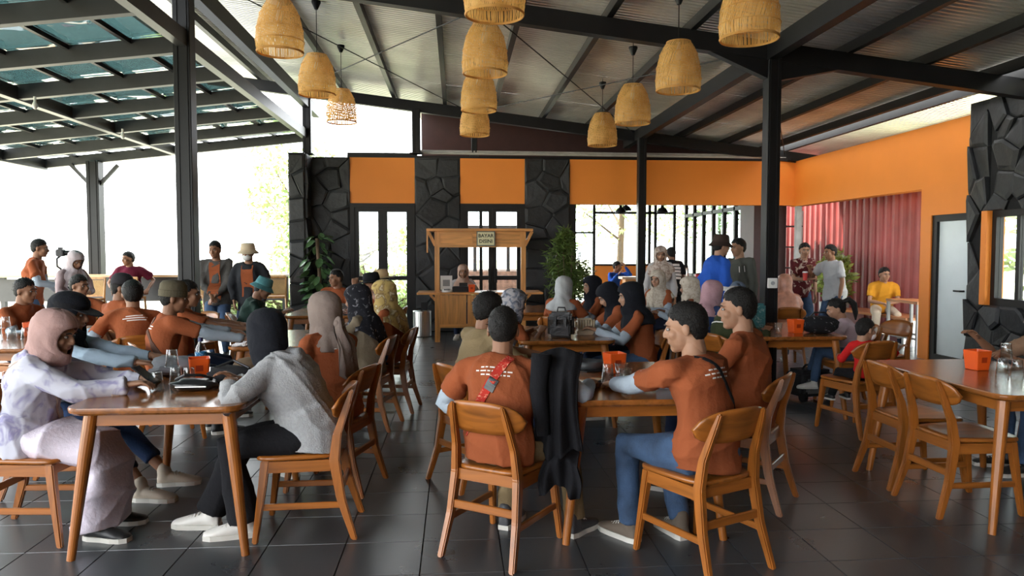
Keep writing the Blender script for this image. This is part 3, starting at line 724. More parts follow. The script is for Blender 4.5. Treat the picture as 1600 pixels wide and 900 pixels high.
# ------------------------------------------------------------ payment kiosk
k0 = tag(empty('payment_kiosk', (.42, 12.35, 0)), 'teak payment kiosk with a small roof and a pay-here sign', 'kiosk')
MB().box(-1.07, 1.05, -.05, .65, .80, .835).build('counter_top', KIOSKX, k0, bevel=.006)
for x in (-.73, .72):
    MB().box(x - .04, x + .04, 0, .08, 0, .80).build('leg', KIOSK, k0); MB().box(x - .04, x + .04, .5, .58, 0, .80).build('leg', KIOSK, k0)
    MB().box(x - .04, x + .04, .02, .10, .835, 1.86).build('post', KIOSK, k0)
    s = 1 if x > 0 else -1
    MB().bar((x + s * .03, .06, 1.62), (x + s * .15, .06, 1.86), .03, .05).build('bracket', KIOSK, k0); MB().bar((x + s * .03, .03, .70), (x + s * .12, .03, .80), .03, .04).build('bracket', KIOSK, k0)
for a, b in ((-.69, -.235), (-.235, .225), (.225, .68)): MB().box(a + .01, b - .01, .015, .045, .30, .79).build('front_panel', KIOSK, k0)
MB().box(-.69, .68, .0, .06, .24, .30).build('lower_rail', KIOSKX, k0)
MB().box(-.69, .68, .02, .08, 1.59, 1.63).build('header_rail', KIOSKX, k0); MB().box(-.69, .68, .02, .08, 1.82, 1.86).build('header_rail', KIOSKX, k0)
for a, b in ((-.69, -.15), (-.15, .2), (.2, .68)): MB().box(a + .01, b - .0, .035, .06, 1.63, 1.82).build('header_panel', KIOSKX, k0)
for a in (-.69, -.15, .2, .66): MB().box(a - .0, a + .02, .025, .07, 1.63, 1.82).build('header_stile', KIOSK, k0)
MB().box(-.90, .87, -.12, .75, 1.86, 1.90).build('roof_board', KIOSKX, k0, bevel=.006)
MB().box(-.90, -.875, -.1, -.07, 1.50, 1.86).build('side_slat', KIOSK, k0)
sg = tag(empty('pay_sign', (.505, 12.33, 1.735)), 'small framed sign reading BAYAR DISINI on the kiosk header', 'sign')
MB().box(-.155, .155, 0, .02, -.125, .125).build('frame', mat('grey green sign frame', (.12, .15, .13), rough=.5), sg); MB().box(-.138, .138, -.004, .002, -.108, .108).build('board', mat('cream sign board', (.72, .68, .42), rough=.6, var=.03), sg)
def text_mesh(name, txt, size, m, parent, loc, rot):
    cu = bpy.data.curves.new(name, 'FONT'); cu.body = txt; cu.size = size; cu.align_x = 'CENTER'; cu.align_y = 'CENTER'; cu.extrude = .001; cu.offset = size * .02; cu.resolution_u = 2
    t = bpy.data.objects.new(name, cu); COL.objects.link(t); dg = bpy.context.evaluated_depsgraph_get(); me = bpy.data.meshes.new_from_object(t.evaluated_get(dg))
    COL.objects.unlink(t); bpy.data.objects.remove(t); me.materials.clear(); me.materials.append(m); return link(name, me, parent, loc, rot)
INK = mat('black ink', (.015, .015, .012), rough=.7)
text_mesh('lettering', 'BAYAR', .083, INK, sg, (0, -.006, .046), (R(90), 0, 0)); text_mesh('lettering', 'DISINI', .083, INK, sg, (0, -.006, -.046), (R(90), 0, 0))
def small(nm, lab, cat, loc, rz=0, group=None): return tag(empty(nm, loc, R(rz)), lab, cat, group)
ZC = .836
o = small('cash_register', 'black cash terminal on the kiosk counter', 'terminal', (.16, 12.55, ZC)); MB().box(-.22, .12, -.10, .12, 0, .09).build('case', BLACK, o, bevel=.01); MB().box(-.1, .04, .05, .08, .09, .15).build('display', INK, o)
o = small('price_stand', 'clear menu stand with a printed sheet on the kiosk', 'menu stand', (-.16, 12.66, ZC + .01)); MB().box(-.10, .10, -.004, .004, .02, .26).build('sheet', WHITEPL, o); MB().box(-.06, .06, -.008, -.003, .08, .19).build('print', mat('printed grey', (.25, .25, .24)), o); MB().box(-.08, .08, -.05, .05, 0, .02).build('foot', CLEAR, o)
o = small('card_reader', 'white card reader at the left of the kiosk counter', 'card reader', (-.15, 12.42, ZC)); MB().add(*ellipsoid((0, 0, .02), (.09, .06, .05))).build('case', WHITEPL, o, smooth=True); MB().box(-.05, .05, -.058, -.03, .035, .05).build('screen', INK, o)

# bin
o = small('pedal_bin', 'stainless steel round bin beside the stone pier', 'bin', (-.60, 13.2, 0)); MB().lathe([(.155, .0), (.16, .02), (.16, .44)], 28).build('drum', STEEL, o, smooth=False); MB().lathe([(.163, .44), (.163, .465), (.12, .475), (.10, .45)], 28, cap=False).build('rim', STEEL, o, smooth=True); MB().box(-.02, .1, -.02, .0, .45, .62).build('flap', BLACK, o)

# ------------------------------------------------------------ plants
TERRA = mat('black plant pot', (.02, .02, .02), rough=.5)
def leaf_mesh(L, W, m):
    vs = []; fs = []; n = 5
    for i in range(n + 1):
        t = i / n; w = W * math.sin(math.pi * min(1, t * .93 + .05)) ** .8; vs += [(-w, t * L, -.12 * L * t * t + .03 * w), (0, t * L, -.12 * L * t * t - .01), (w, t * L, -.12 * L * t * t + .03 * w)]
    for i in range(n):
        for j in (0, 1): fs.append((i * 3 + j, i * 3 + j + 1, i * 3 + 4 + j, i * 3 + 3 + j))
    return mesh('leaf', vs, fs, m, True)
GLEAF = mat('glossy dark green leaf', (.06, .12, .045), rough=.3, var=.4, scale=12)
p = small('potted_vine', 'tall potted climbing plant with big leaves against the black stone wall', 'plant', (-2.42, 13.25, 0)); rnd = random.Random(9)
MB().lathe([(.15, 0), (.2, .3), (.21, .32), (.18, .32), (.16, .28)], 18).build('pot', TERRA, p); MB().tube([(0, 0, .2), (.02, 0, 1.0), (-.02, 0, 1.75)], .03, 8).build('support_pole', BARK, p)
lm = leaf_mesh(.2, .055, GLEAF)
for k in range(95):
    a = rnd.uniform(0, 6.28); z = rnd.uniform(.45, 1.85); rr = .05 + .17 * math.sin(min(1, (z - .3) / 1.3) * 2.6) * rnd.uniform(.4, 1)
    o = link('leaf', lm, p, (rr * math.cos(a), rr * math.sin(a), z), (rnd.uniform(-.9, .1), rnd.uniform(-.4, .4), a - math.pi / 2 + rnd.uniform(-.5, .5))); q = rnd.uniform(.7, 1.25); o.scale = (q, q, q)
p = small('potted_bamboo', 'bushy potted plant with fine leaves right of the kiosk', 'plant', (1.93, 12.6, 0))
MB().lathe([(.17, 0), (.23, .36), (.24, .38), (.2, .38), (.18, .33)], 18).build('pot', TERRA, p)
for k in range(9): a = k * .7; MB().tube([(.06 * math.cos(a), .06 * math.sin(a), .3), (.16 * math.cos(a), .16 * math.sin(a), 1.0), (.22 * math.cos(a), .22 * math.sin(a), 1.5)], .008, 6).build('stem', BARK, p)
leaves('foliage', [((0, 0, 1.0), (.36, .3, .42)), ((-.1, 0, 1.35), (.28, .26, .42)), ((.16, 0, 1.05), (.3, .24, .35)), ((-.05, 0, 1.68), (.12, .12, .26))], 2600, .16, LEAFB, p, 4, flat=.16)
p = small('potted_shrub', 'potted shrub with yellow green leaves against the red container', 'plant', (7.25, 13.6, 0))
MB().lathe([(.2, 0), (.26, .4), (.27, .55), (.22, .55), (.2, .5)], 18).build('pot', mat('galvanised tub', (.45, .46, .46), rough=.4, metal=.6), p); MB().tube([(0, 0, .4), (0, 0, 1.2)], .02, 6).build('stem', BARK, p)
leaves('foliage', [((0, 0, .95), (.34, .34, .42)), ((0, 0, 1.25), (.24, .24, .3))], 1300, .15, foliage_mat('yellow green leaves', (.28, .36, .08)), p, 6)
# ------------------------------------------------------------ people
def npmesh(vs, fs): return np.array([tuple(v) for v in vs], dtype=float), [tuple(f) for f in fs]
def merge(prims):
    vs = []; fs = []
    for v, f in prims:
        k = len(vs); vs += [tuple(p) for p in v]; fs += [tuple(i + k for i in q) for q in f]
    return vs, fs
JOBS = []
def job(prims, voxel, smooth=4):
    JOBS.append(dict(prims=prims, voxel=voxel, smooth=smooth)); return len(JOBS) - 1
def run_jobs(start=0):
    tmp = []
    for j in JOBS[start:]:
        vs, fs = merge(j['prims']); me = bpy.data.meshes.new('t'); me.from_pydata(vs, [], fs); o = bpy.data.objects.new('t', me); COL.objects.link(o)
        md = o.modifiers.new('r', 'REMESH'); md.mode = 'VOXEL'; md.voxel_size = j['voxel']; md.adaptivity = 0
        if j['smooth']: ms = o.modifiers.new('s', 'SMOOTH'); ms.factor = .5; ms.iterations = j['smooth']
        tmp.append((o, me, j))
    dg = bpy.context.evaluated_depsgraph_get()
    for o, me, j in tmp:
        ev = o.evaluated_get(dg); m2 = ev.to_mesh(); n = len(m2.vertices); co = np.empty(n * 3); m2.vertices.foreach_get('co', co)
        nr = np.empty(n * 3); m2.vertices.foreach_get('normal', nr)
        j['v'] = co.reshape(-1, 3); j['n'] = nr.reshape(-1, 3); j['f'] = [tuple(p.vertices) for p in m2.polygons]; ev.to_mesh_clear()
    for o, me, j in tmp: bpy.data.objects.remove(o); bpy.data.meshes.remove(me)
def folds(P, seed, amp, k=16.0):
    rs = np.random.RandomState(seed); out = np.zeros(len(P))
    for i in range(4):
        d = rs.normal(size=3) * np.array((1, 1, 1.5 if i % 2 else .5)); d /= np.linalg.norm(d); e = rs.normal(size=3)
        s = P @ d * k * rs.uniform(.8, 2.4) + rs.uniform(0, 6) + 1.4 * np.sin(P @ e * k * .5 + rs.uniform(0, 6)); out += (1 - 2 * np.sqrt(np.abs(np.sin(s * .5)))) / 4 * 1.6
    return out * amp

SKIN = mat('warm brown skin', (.25, .122, .070), rough=.55, var=.06, spec=.35); LIP = mat('lips', (.27, .105, .08), rough=.45)
SKINL = mat('light brown skin', (.34, .185, .115), rough=.55, var=.06, spec=.35)
EYEW = mat('eye white', (.32, .30, .28), rough=.25); DARK = mat('dark iris and brow', (.012, .009, .008), rough=.5)
HAIR = mat('black hair', (.008, .007, .0065), rough=.6, var=.4, scale=40, bump=.8, bscale=120, spec=.25)

# head template, centre of the skull at the origin, facing +Y
def E_(c, r): return ellipsoid(c, r)
head_prims = [E_((0, -.014, .030), (.076, .096, .086)), E_((0, .028, -.035), (.060, .064, .078)), E_((0, .060, -.092), (.026, .026, .022)), E_((0, .074, .030), (.050, .020, .016)),
              tube([(0, .086, .012), (0, .102, -.012), (0, .104, -.026)], [.008, .010, .013], 8), E_((.012, .098, -.030), (.009, .010, .008)), E_((-.012, .098, -.030), (.009, .010, .008)),
              E_((0, .082, -.058), (.026, .014, .012)), E_((.042, .058, -.022), (.022, .026, .026)), E_((-.042, .058, -.022), (.022, .026, .026)),
              E_((.078, -.010, -.006), (.009, .019, .031)), E_((-.078, -.010, -.006), (.009, .019, .031)), tube([(0, -.020, -.03), (0, -.03, -.12)], [.056, .055], 12)]
jh = [job(head_prims, .0062, 3), job(head_prims, .010, 2)]
def finger_chain(base, L, r, curl, side=0.0):
    p = V(base); a = 0.0; pts = [p.copy()]
    for f, c in zip((.45, .30, .25), curl):
        a += R(c); p = p + V((side, math.cos(a), -math.sin(a))).normalized() * L * f; pts.append(p.copy())
    return tube(pts, [r, r * .95, r * .85, r * .75], 8)
def hand_prims(curls, th):
    up = (1, 0, 0); pr = [loft([((0, 0, 0), (1, 0, 0), (0, 0, 1), .026, .019), ((0, .03, 0), (1, 0, 0), (0, 0, 1), .034, .018), ((0, .07, .002), (1, 0, 0), (0, 0, 1), .042, .015), ((0, .09, .001), (1, 0, 0), (0, 0, 1), .040, .012)], 12)]
    for x, L, c in zip((-.031, -.0105, .0105, .031), (.070, .078, .072, .057), curls): pr.append(finger_chain((x, .080, 0), L, .0092, c, x * 1.6))
    pr.append(tube([(-.022, .022, -.004), (-.048, .050, -.012), th[0], th[1]], [.014, .0115, .010, .008], 8)); return pr
REST = hand_prims([(12, 22, 16), (16, 26, 18), (20, 28, 20), (22, 30, 22)], ((-.060, .075, -.020), (-.062, .095, -.028)))
GRIP = hand_prims([(55, 75, 45), (62, 80, 50), (66, 82, 50), (68, 82, 50)], ((-.045, .078, -.040), (-.022, .088, -.052)))
jhand = {('rest', 0): job(REST, .0044, 2), ('grip', 0): job(GRIP, .0044, 2), ('rest', 1): job(REST, .0062, 1), ('grip', 1): job(GRIP, .0062, 1)}
# shoe template: sole on z = 0, heel at y = -.07, toe at y = .19
shoe_prims = [loft([((0, -.075, .04), (1, 0, 0), (0, 0, 1), .028, .030), ((0, -.05, .045), (1, 0, 0), (0, 0, 1), .038, .040), ((0, .0, .05), (1, 0, 0), (0, 0, 1), .040, .042), ((.004, .07, .042), (1, 0, 0), (0, 0, 1), .045, .034), ((.006, .13, .032), (1, 0, 0), (0, 0, 1), .048, .025), ((.004, .175, .027), (1, 0, 0), (0, 0, 1), .036, .018), ((.002, .19, .025), (1, 0, 0), (0, 0, 1), .02, .01)], 14), tube([(0, -.03, .05), (0, -.035, .11)], [.042, .043], 12)]
jshoe = job(shoe_prims, .007, 3); run_jobs()
def as_mesh(nm, j, m): return mesh(nm, JOBS[j]['v'], JOBS[j]['f'], m, True)
def shoe_mesh(m):
    k = 'shoe ' + m.name
    if k not in bpy.data.meshes: me = as_mesh(k, jshoe, m)
    return bpy.data.meshes[k]
def sole_me():
    if 'sole' not in bpy.data.meshes:
        poly = [(-.03, -.075), (.03, -.075), (.042, -.04), (.042, .04), (.053, .1), (.05, .155), (.03, .19), (-.02, .19), (-.042, .15), (-.045, .09), (-.04, .0), (-.04, -.04)]
        mb = MB().prism(poly, 0, .026); mesh('sole', mb.v, mb.f, mat('pale rubber sole', (.55, .53, .48), rough=.7))
    return bpy.data.meshes['sole']
def lace_me():
    if 'laces' not in bpy.data.meshes:
        mb = MB()
        for i in range(5):
            y = .035 + i * .018; z = .088 - i * .0075; mb.tube([(-.026, y, z - .010), (-.012, y + .004, z - .001), (.012, y - .004, z - .001), (.030, y, z - .010)], .0035, 6)
        mesh('laces', mb.v, mb.f, mat('pale shoe laces', (.5, .48, .44), rough=.9))
    return bpy.data.meshes['laces']
def face_extras():
    pr = []
    for s in (-1, 1):
        pr.append((ellipsoid((s * .031, .0785, .006), (.0145, .0085, .0075), n=10, m=6), 2)); pr.append((ellipsoid((s * .031, .0845, .006), (.0068, .0045, .0068), n=8, m=6), 3))
        pr.append((tube([(s * .014, .094, .026), (s * .032, .092, .031), (s * .048, .082, .026)], [.0035, .004, .0025], 6), 3))
    pr.append((ellipsoid((0, .0905, -.055), (.020, .0055, .0040), n=10, m=6), 1)); pr.append((ellipsoid((0, .0895, -.0625), (.017, .006, .0048), n=10, m=6), 1)); return pr
FACE = face_extras()

def ik(a, t, l1, l2, pole):
    a, t = V(a), V(t); d = t - a; L = min(d.length, (l1 + l2) * .995); d.normalize(); t = a + d * L
    x = (l1 * l1 - l2 * l2 + L * L) / (2 * L); y = math.sqrt(max(0, l1 * l1 - x * x)); p = V(pole); p = (p - d * p.dot(d)).normalized()
    return a + d * x + p * y, t
PEOPLE = []
def person(label, loc, head, h=1.65, sit=True, seat=.455, lean=8, side=0, twist=0, hyaw=0, hpitch=5, hroll=0, fem=False, g=1.0, hands=None, hw=None, feet=None, elbow=None, grip=(),
           top=None, kind='tee', sleeve=None, bottom=None, bkind='trousers', shoes=None, hair='short', scarf=None, hat=None, lod=1, skin=None, prints=None, straps=(), extra=None, belly=0.0, cover=None, group=None, dy=-.06, hs=1.0):
    s = h / 1.65; hands = dict(hands or {}); feet = dict(feet or {}); elbow = dict(elbow or {}); Rz = M.Rotation(R(head), 3, 'Z')
    root = tag(empty('person', loc, R(head)), label, 'person', group)
    tol = lambda w: Rz.transposed() @ (V(w) - V(loc))
    for k, w in (hw or {}).items(): hands[k] = tol(w)
    tl = .875 if sit else 1.0
    hip = V((0, dy if sit else 0, seat + .095 * s if sit else .885 * s))
    def dr(a, b=side): return V((math.sin(R(b)), math.sin(R(a)), math.cos(R(a)) * math.cos(R(b)))).normalized()
    d1, d2, d3 = dr(lean * .75), dr(lean), dr(lean * 1.25 + 4)
    waist = hip + d1 * .15 * s * tl; chest = waist + d2 * .20 * s * tl; nb = chest + d3 * .16 * s * tl
    X0 = V((1, 0, 0)); X1 = M.Rotation(R(twist * .5), 3, 'Z') @ X0; X2 = M.Rotation(R(twist), 3, 'Z') @ X0
    fw = lambda u, x: u.cross(x).normalized()
    sw = (.155 if fem else .178) * s * (1 + (g - 1) * .4)
    sh = {'R': nb - d3 * .05 * s + X2 * sw, 'L': nb - d3 * .05 * s - X2 * sw}
    H = M.Rotation(R(twist + hyaw), 3, 'Z') @ M.Rotation(R(-hpitch), 3, 'X') @ M.Rotation(R(hroll), 3, 'Y')
    hc = nb + dr(lean * .8 + 8) * .058 * s + H @ V((0, .016, .082)) * s * hs
    # limbs
    el = {}; wr = {}
    for k, q in (('R', 1), ('L', -1)):
        t = hands.get(k) or (V((q * .15, .36, .79)) if sit else V((q * .23, .06, hip.z - .09)))
        p = elbow.get(k) or (q * .7, -.25, -1); el[k], wr[k] = ik(sh[k], t, .285 * s, .25 * s, p)
    kn = {}; an = {}
    for k, q in (('R', 1), ('L', -1)):
        hj = hip + V((q * .088 * s, 0, -.02)); t = V(feet.get(k) or ((q * .11, .36, .0) if sit else (q * .09, .0, .0))); t = V((t.x, t.y, t.z + .085 * s))
        kn[k], an[k] = ik(hj, t, .425 * s, .405 * s, (q * .12, 1, .5 if sit else .1))
    vox = (.011, .016, .022)[lod]
    # skin
    def torso(gx, gy, lo=-.07, neck=True):
        st = [(hip + V((0, 0, lo * s)), X0, V((0, 1, 0)), .165 * gx, .118 * gy), (hip + d1 * .03 * s, X0, fw(d1, X0), .170 * gx, .125 * gy), (waist, X1, fw(d1, X1), (.142 if fem else .152) * gx, (.108 + belly * .6) * gy),
              (waist + d2 * .10 * s, X1, fw(d2, X1), .152 * gx, (.112 + belly * .5) * gy), (chest, X2, fw(d2, X2), .162 * gx, (.122 if fem else .116) * gy), (nb - d3 * .07 * s, X2, fw(d3, X2), .158 * gx, .100 * gy), (nb - d3 * .02 * s, X2, fw(d3, X2), .105 * gx, .078 * gy), (nb + d3 * .012 * s, X2, fw(d3, X2), .062 * gx, .062 * gy)]
        return loft([(c, u, w, a * s, b * s) for c, u, w, a, b in st], 18)
    prims = [torso(.82 * g, .80 * g), tube([nb - d3 * .06 * s, nb + d3 * .02 * s, hc + H @ V((0, -.022, -.06)) * s * hs], [.066 * s, .056 * s, .054 * s], 12)]
    for k in 'RL':
        prims.append(tube([sh[k], sh[k] * .45 + el[k] * .55, el[k], el[k] * .6 + wr[k] * .4, wr[k]], [.040 * s, .040 * s, .036 * s, .036 * s, .026 * s], 10))
        hj = hip + V(((1 if k == 'R' else -1) * .088 * s, 0, -.02)); prims.append(tube([hj, kn[k], kn[k] * .55 + an[k] * .45, an[k]], [.066 * s, .048 * s, .046 * s, .036 * s], 10))
    P = dict(root=root, hs=hs, s=s, lod=lod, H=H, hc=hc, label=label, jb=job(prims, max(vox * 1.1, .015), 3), skin=skin or SKIN, wr=wr, el=el, an=an, nb=nb, d3=d3, X2=X2, hip=hip, chest=chest, waist=waist, sh=sh, grip=grip, top=top, prints=prints, straps=straps, feet=feet, seed=len(PEOPLE) + 3, d2=d2, fem=fem, Rz=Rz, loc=V(loc), kn=kn)
    # upper garment
    if top:
        loose = {'tee': 1.10, 'long': 1.10, 'hoodie': 1.22, 'jacket': 1.20, 'dress': 1.14}[kind] * g
        pr = [torso(loose, loose * 1.04, -.085 if sit else -.10)]
        if kind in ('hoodie', 'jacket') or not sit: pr.append(loft([(hip + V((0, 0, (-.10 if sit else -.13) * s)), X0, V((0, 1, 0)), .172 * loose * s, .130 * loose * s), (hip + d1 * .02, X0, V((0, 1, 0)), .174 * loose * s, .132 * loose * s), (waist, X1, fw(d1, X1), .158 * loose * s, .118 * loose * s)], 18))
        pr.append(tube([sh['L'], nb - d3 * .035 * s, sh['R']], [.058 * s, .066 * s, .058 * s], 12))
        rl = (1.08, 1.14, 1.16) if kind in ('tee', 'long', 'dress') else (1.2, 1.24, 1.32)
        for k in 'RL':
            if kind == 'tee': e = sh[k].lerp(el[k], .74); pr.append(tube([sh[k], sh[k].lerp(el[k], .35), e], [.062 * s, .066 * s, .068 * s], 14, False))
            else: pr.append(tube([sh[k], sh[k].lerp(el[k], .5), el[k], el[k].lerp(wr[k], .5), wr[k].lerp(el[k], .03)], [.060 * s, .058 * s * rl[0], .052 * s * rl[1], .046 * s * rl[1], .036 * s * rl[2]], 12, False))
        if kind == 'hoodie': pr += [tube([nb + X2 * .085 * s - d3 * .05 * s, nb + X2 * .06 * s - fw(d3, X2) * .06 * s - d3 * .025 * s, nb - fw(d3, X2) * .095 * s - d3 * .025 * s, nb - X2 * .06 * s - fw(d3, X2) * .06 * s - d3 * .025 * s, nb - X2 * .085 * s - d3 * .05 * s], [.03, .04, .045, .04, .03], 10), ellipsoid(nb - fw(d3, X2) * .10 * s - d3 * .09 * s, (.10 * s, .05 * s, .09 * s))]
        P['jt'] = job(pr, vox, 4)
    # lower garment
    if bottom:
        pr = []
        if bkind == 'skirt':
            c0 = (kn['R'] + kn['L']) / 2; c1 = (an['R'] + an['L']) / 2
            if sit:
                f = (c0 - hip).normalized(); up = f.cross(X0) * -1; pr.append(loft([(hip + V((0, -.05, 0)), X0, V((0, 0, 1)), .17 * s, .11 * s), (hip.lerp(c0, .5), X0, V((0, 0, 1)), .195 * s, .112 * s), (c0 + V((0, -.02, .0)), X0, V((0, .3, .95)), .19 * s, .10 * s), (c0 + V((0, .05, -.10)), X0, V((0, 1, .25)), .19 * s, .085 * s), (c0.lerp(c1, .55) + V((0, .02, 0)), X0, V((0, 1, 0)), .20 * s, .11 * s), (c1 + V((0, 0, -.02)), X0, V((0, 1, 0)), .225 * s, .15 * s)], 22))
            else: pr.append(loft([(hip + V((0, 0, .12 * s)), X0, V((0, 1, 0)), .15 * s, .11 * s), (hip, X0, V((0, 1, 0)), .19 * s, .14 * s), (V((0, 0, .45 * s)), X0, V((0, 1, 0)), .21 * s, .16 * s), (V((0, 0, .05)), X0, V((0, 1, 0)), .25 * s, .19 * s)], 22))
        else:
            pr.append(ellipsoid(hip + V((0, 0, -.005 if sit else 0)), (.168 * s * g, .126 * s * g, .10 * s)))
            cut = .70 if bkind == 'crop' else 1.0
            for k in 'RL':
                q = 1 if k == 'R' else -1; hj = hip + V((q * .088 * s, 0, -.02)); wd = 1.25 if bkind == 'wide' else 1.0
                e = kn[k].lerp(an[k], cut * .99); pr.append(tube([hj, hj.lerp(kn[k], .5), kn[k], kn[k].lerp(e, .5), e], [.094 * s * g, .086 * s * g, .070 * s * wd, .062 * s * wd, .055 * s * wd * wd], 14, False))
        P['jp'] = job(pr, vox, 4); P['bm'] = bottom; P['bkind'] = bkind
    P.update(sleeve=sleeve, shoes=shoes, hair=hair, scarf=scarf, hat=hat, kind=kind, extra=extra, fwd=fw(d3, X2), sit=sit, cover=cover)
    PEOPLE.append(P); return P

def hair_mesh(style, seed):
    n, m = 44, 26; rs = random.Random(seed); vs = []; fs = []
    thick = {'short': .05, 'thick': .13, 'curly': .13, 'fade': .10, 'pony': .06, 'bob': .08}[style]; nz = {'short': .010, 'thick': .022, 'curly': .055, 'fade': .034, 'pony': .012, 'bob': .01}[style]
    ph = [(rs.uniform(8, 26), rs.uniform(8, 26), rs.uniform(8, 26), rs.uniform(0, 6)) for _ in range(5)]
    for j in range(m + 1):
        t = math.pi * j / m
        for k in range(n):
            a = 2 * math.pi * k / n; d = V((math.sin(t) * math.cos(a), math.sin(t) * math.sin(a), math.cos(t))); rz_ = .0875 if d.z > 0 else .118; p = V((0, -.013, .030)) + V((d.x * .0775, d.y * .0985, d.z * rz_))
            y = p.y; pts = [(-.12, -.115), (-.06, -.085), (-.02, -.01), (.03, .040), (.062, .062), (.10, .082)]
            zl = pts[-1][1]
            for (ya, za), (yb, zb) in zip(pts[:-1], pts[1:]):
                if y <= yb: zl = za + (zb - za) * max(0, (y - ya) / (yb - ya)); break
            zl += .007 * math.sin(a * 9 + seed) + .005 * math.sin(a * 23); q = max(0, min(1, (p.z - zl + .007) / .014)); q = q * q * (3 - 2 * q)
            th = thick * (1 if style in ('thick', 'curly') else .45 + .75 * max(0, d.z) ** .7) if style != 'fade' else thick * (.15 + 1.5 * max(0, d.z - .1))
            w = sum(math.sin(x1 * d.x * 1.3 + x2 * d.y * 1.3 + x3 * d.z * 1.3 + x4) for x1, x2, x3, x4 in ph) / 5
            q2 = max(0, min(1, (p.z - zl) / .055)); r = .84 * (1 - q) + q * (1.012 + (th + nz * w) * (.12 + .88 * q2)); vs.append(V((0, -.013, .030)) + V((d.x * .0775 * r, d.y * .0985 * r, d.z * rz_ * r)))
    for j in range(m):
        for k in range(n): k2 = (k + 1) % n; fs.append((j * n + k, (j + 1) * n + k, (j + 1) * n + k2, j * n + k2))
    for q in range(420):        # loose tufts break the outline
        j = rs.randrange(1, m - 1); k = rs.randrange(n); p = vs[j * n + k]; c = p - V((0, -.013, .030))
        if abs(c.x / .0775) ** 2 + abs(c.y / .0985) ** 2 + (c.z / (.0875 if c.z > 0 else .118)) ** 2 < 1.02: continue
        nrm = c.normalized(); tg = (V((rs.uniform(-.5, .5), -.5 + rs.uniform(-.6, .9), -.3 + rs.uniform(-.5, .5)))); tg = (tg - nrm * tg.dot(nrm)).normalized(); sd = nrm.cross(tg) * .004; L_ = rs.uniform(.014, .03); b0 = len(vs); p = p - nrm * .003
        vs += [p - sd, p + sd, p + tg * L_ + nrm * L_ * rs.uniform(.15, .55)]; fs.append((b0, b0 + 1, b0 + 2))
    if style == 'pony':
        v2, f2 = tube([(0, -.10, .06), (0, -.16, .07), (.01, -.20, .0), (.02, -.19, -.10), (.02, -.17, -.17)], [.022, .034, .036, .028, .010], 10); k = len(vs); vs += v2; fs += [tuple(i + k for i in f) for f in f2]
    return vs, fs

def scarf_mesh(P, o):
    """headscarf: hood with a face opening, then a drape over shoulders, chest and back"""
    s, H, hc, nb, d3, X2, F = P['s'], P['H'], P['hc'], P['nb'], P['d3'], P['X2'], P['fwd']; HX, HY, HZ = H @ V((1, 0, 0)), H @ V((0, 1, 0)), H @ V((0, 0, 1))
    fl, bl, wide = o.get('front', .16), o.get('back', .14), o.get('wide', 1.0); seed = P['seed']; rs = random.Random(seed)
    st = []                       # centre, right, fwd, rx, ry front, ry back, opening deg, drape 0..1
    for z, rx, yf, yb, a in ((.135, .012, .012, .012, 0), (.130, .040, .045, .05, 0), (.115, .066, .075, .085, 0), (.090, .084, .098, .110, 0), (.066, .090, .106, .121, 0), (.058, .092, .107, .123, 26), (.045, .093, .107, .124, 40), (.02, .094, .106, .124, 47), (-.01, .094, .105, .122, 50), (-.04, .093, .106, .120, 48), (-.065, .090, .107, .118, 40), (-.083, .088, .108, .116, 24), (-.094, .088, .108, .116, 0)):
        st.append((hc + (HZ * z + HY * -.008) * s, HX, HY, rx * s, yf * s, yb * s, a, 0.0))
    base = hc - HZ * .108 * s
    low = nb - d3 * .02 * s
    st.append((base.lerp(low, .5), HX.lerp(X2, .5), HY.lerp(F, .5), .100 * s, .112 * s, .112 * s, 0, .3))
    st.append((low, X2, F, (.095 if o.get('tuck') else .130) * s * wide, (.085 if o.get('tuck') else .115) * s, (.085 if o.get('tuck') else .115) * s, 0, .5))
    st.append((nb - d3 * .055 * s, X2, F, .185 * s * wide, .135 * s, .130 * s, 0, .7))
    for t in (.35, .7, 1.0): st.append((nb - d3 * (.055 + t * .12) * s, X2, F, (.205 + .012 * t) * s * wide, (.150 + .008 * t) * s, (.140 + .004 * t) * s, 0, .7 + .3 * t))
    if o.get('tuck'): st = st[:-4]
    n = 46; vs = []; fs = []; L = len(st)
    for j, (c, u, w, rx, yf, yb, a, dp) in enumerate(st):
        a0 = R(a)
        for k in range(n + 1):
            th = a0 + (2 * math.pi - 2 * a0) * k / n; sx, cy = math.sin(th), math.cos(th)
            p = V((0, 0, 0)); wob = (math.sin(th * 7 + seed + j * .35) * .5 + math.sin(th * 13 + seed * 2 + j * .5) * .35 + math.sin(th * 4 + j * .9 + seed) * .4) * (.0022 + .013 * dp) * s; wob += (abs(math.sin(th * 2.5 + j * .62 + seed)) ** .5 - .6) * .0085 * s * min(1, j / 4) * (1 if a == 0 or a0 + .25 < th < 2 * math.pi - a0 - .25 else .2)
            p = c + u * (sx * (rx + wob)) + w * (cy * ((yf if cy > 0 else yb) + wob))
            if dp > .69:          # hem longer at front and back, shorter over the arms
                ext = max(0, cy) ** 1.5 * (fl - .12) + max(0, -cy) ** 1.5 * (bl - .12); q = (dp - .7) / .3
                p = p - d3 * ext * q * s - d3 * (-abs(sx) ** 2 * .05) * q * s
            vs.append(p)
    for j in range(L - 1):
        for k in range(n): fs.append((j * (n + 1) + k, (j + 1) * (n + 1) + k, (j + 1) * (n + 1) + k + 1, j * (n + 1) + k + 1))
    return vs, fs

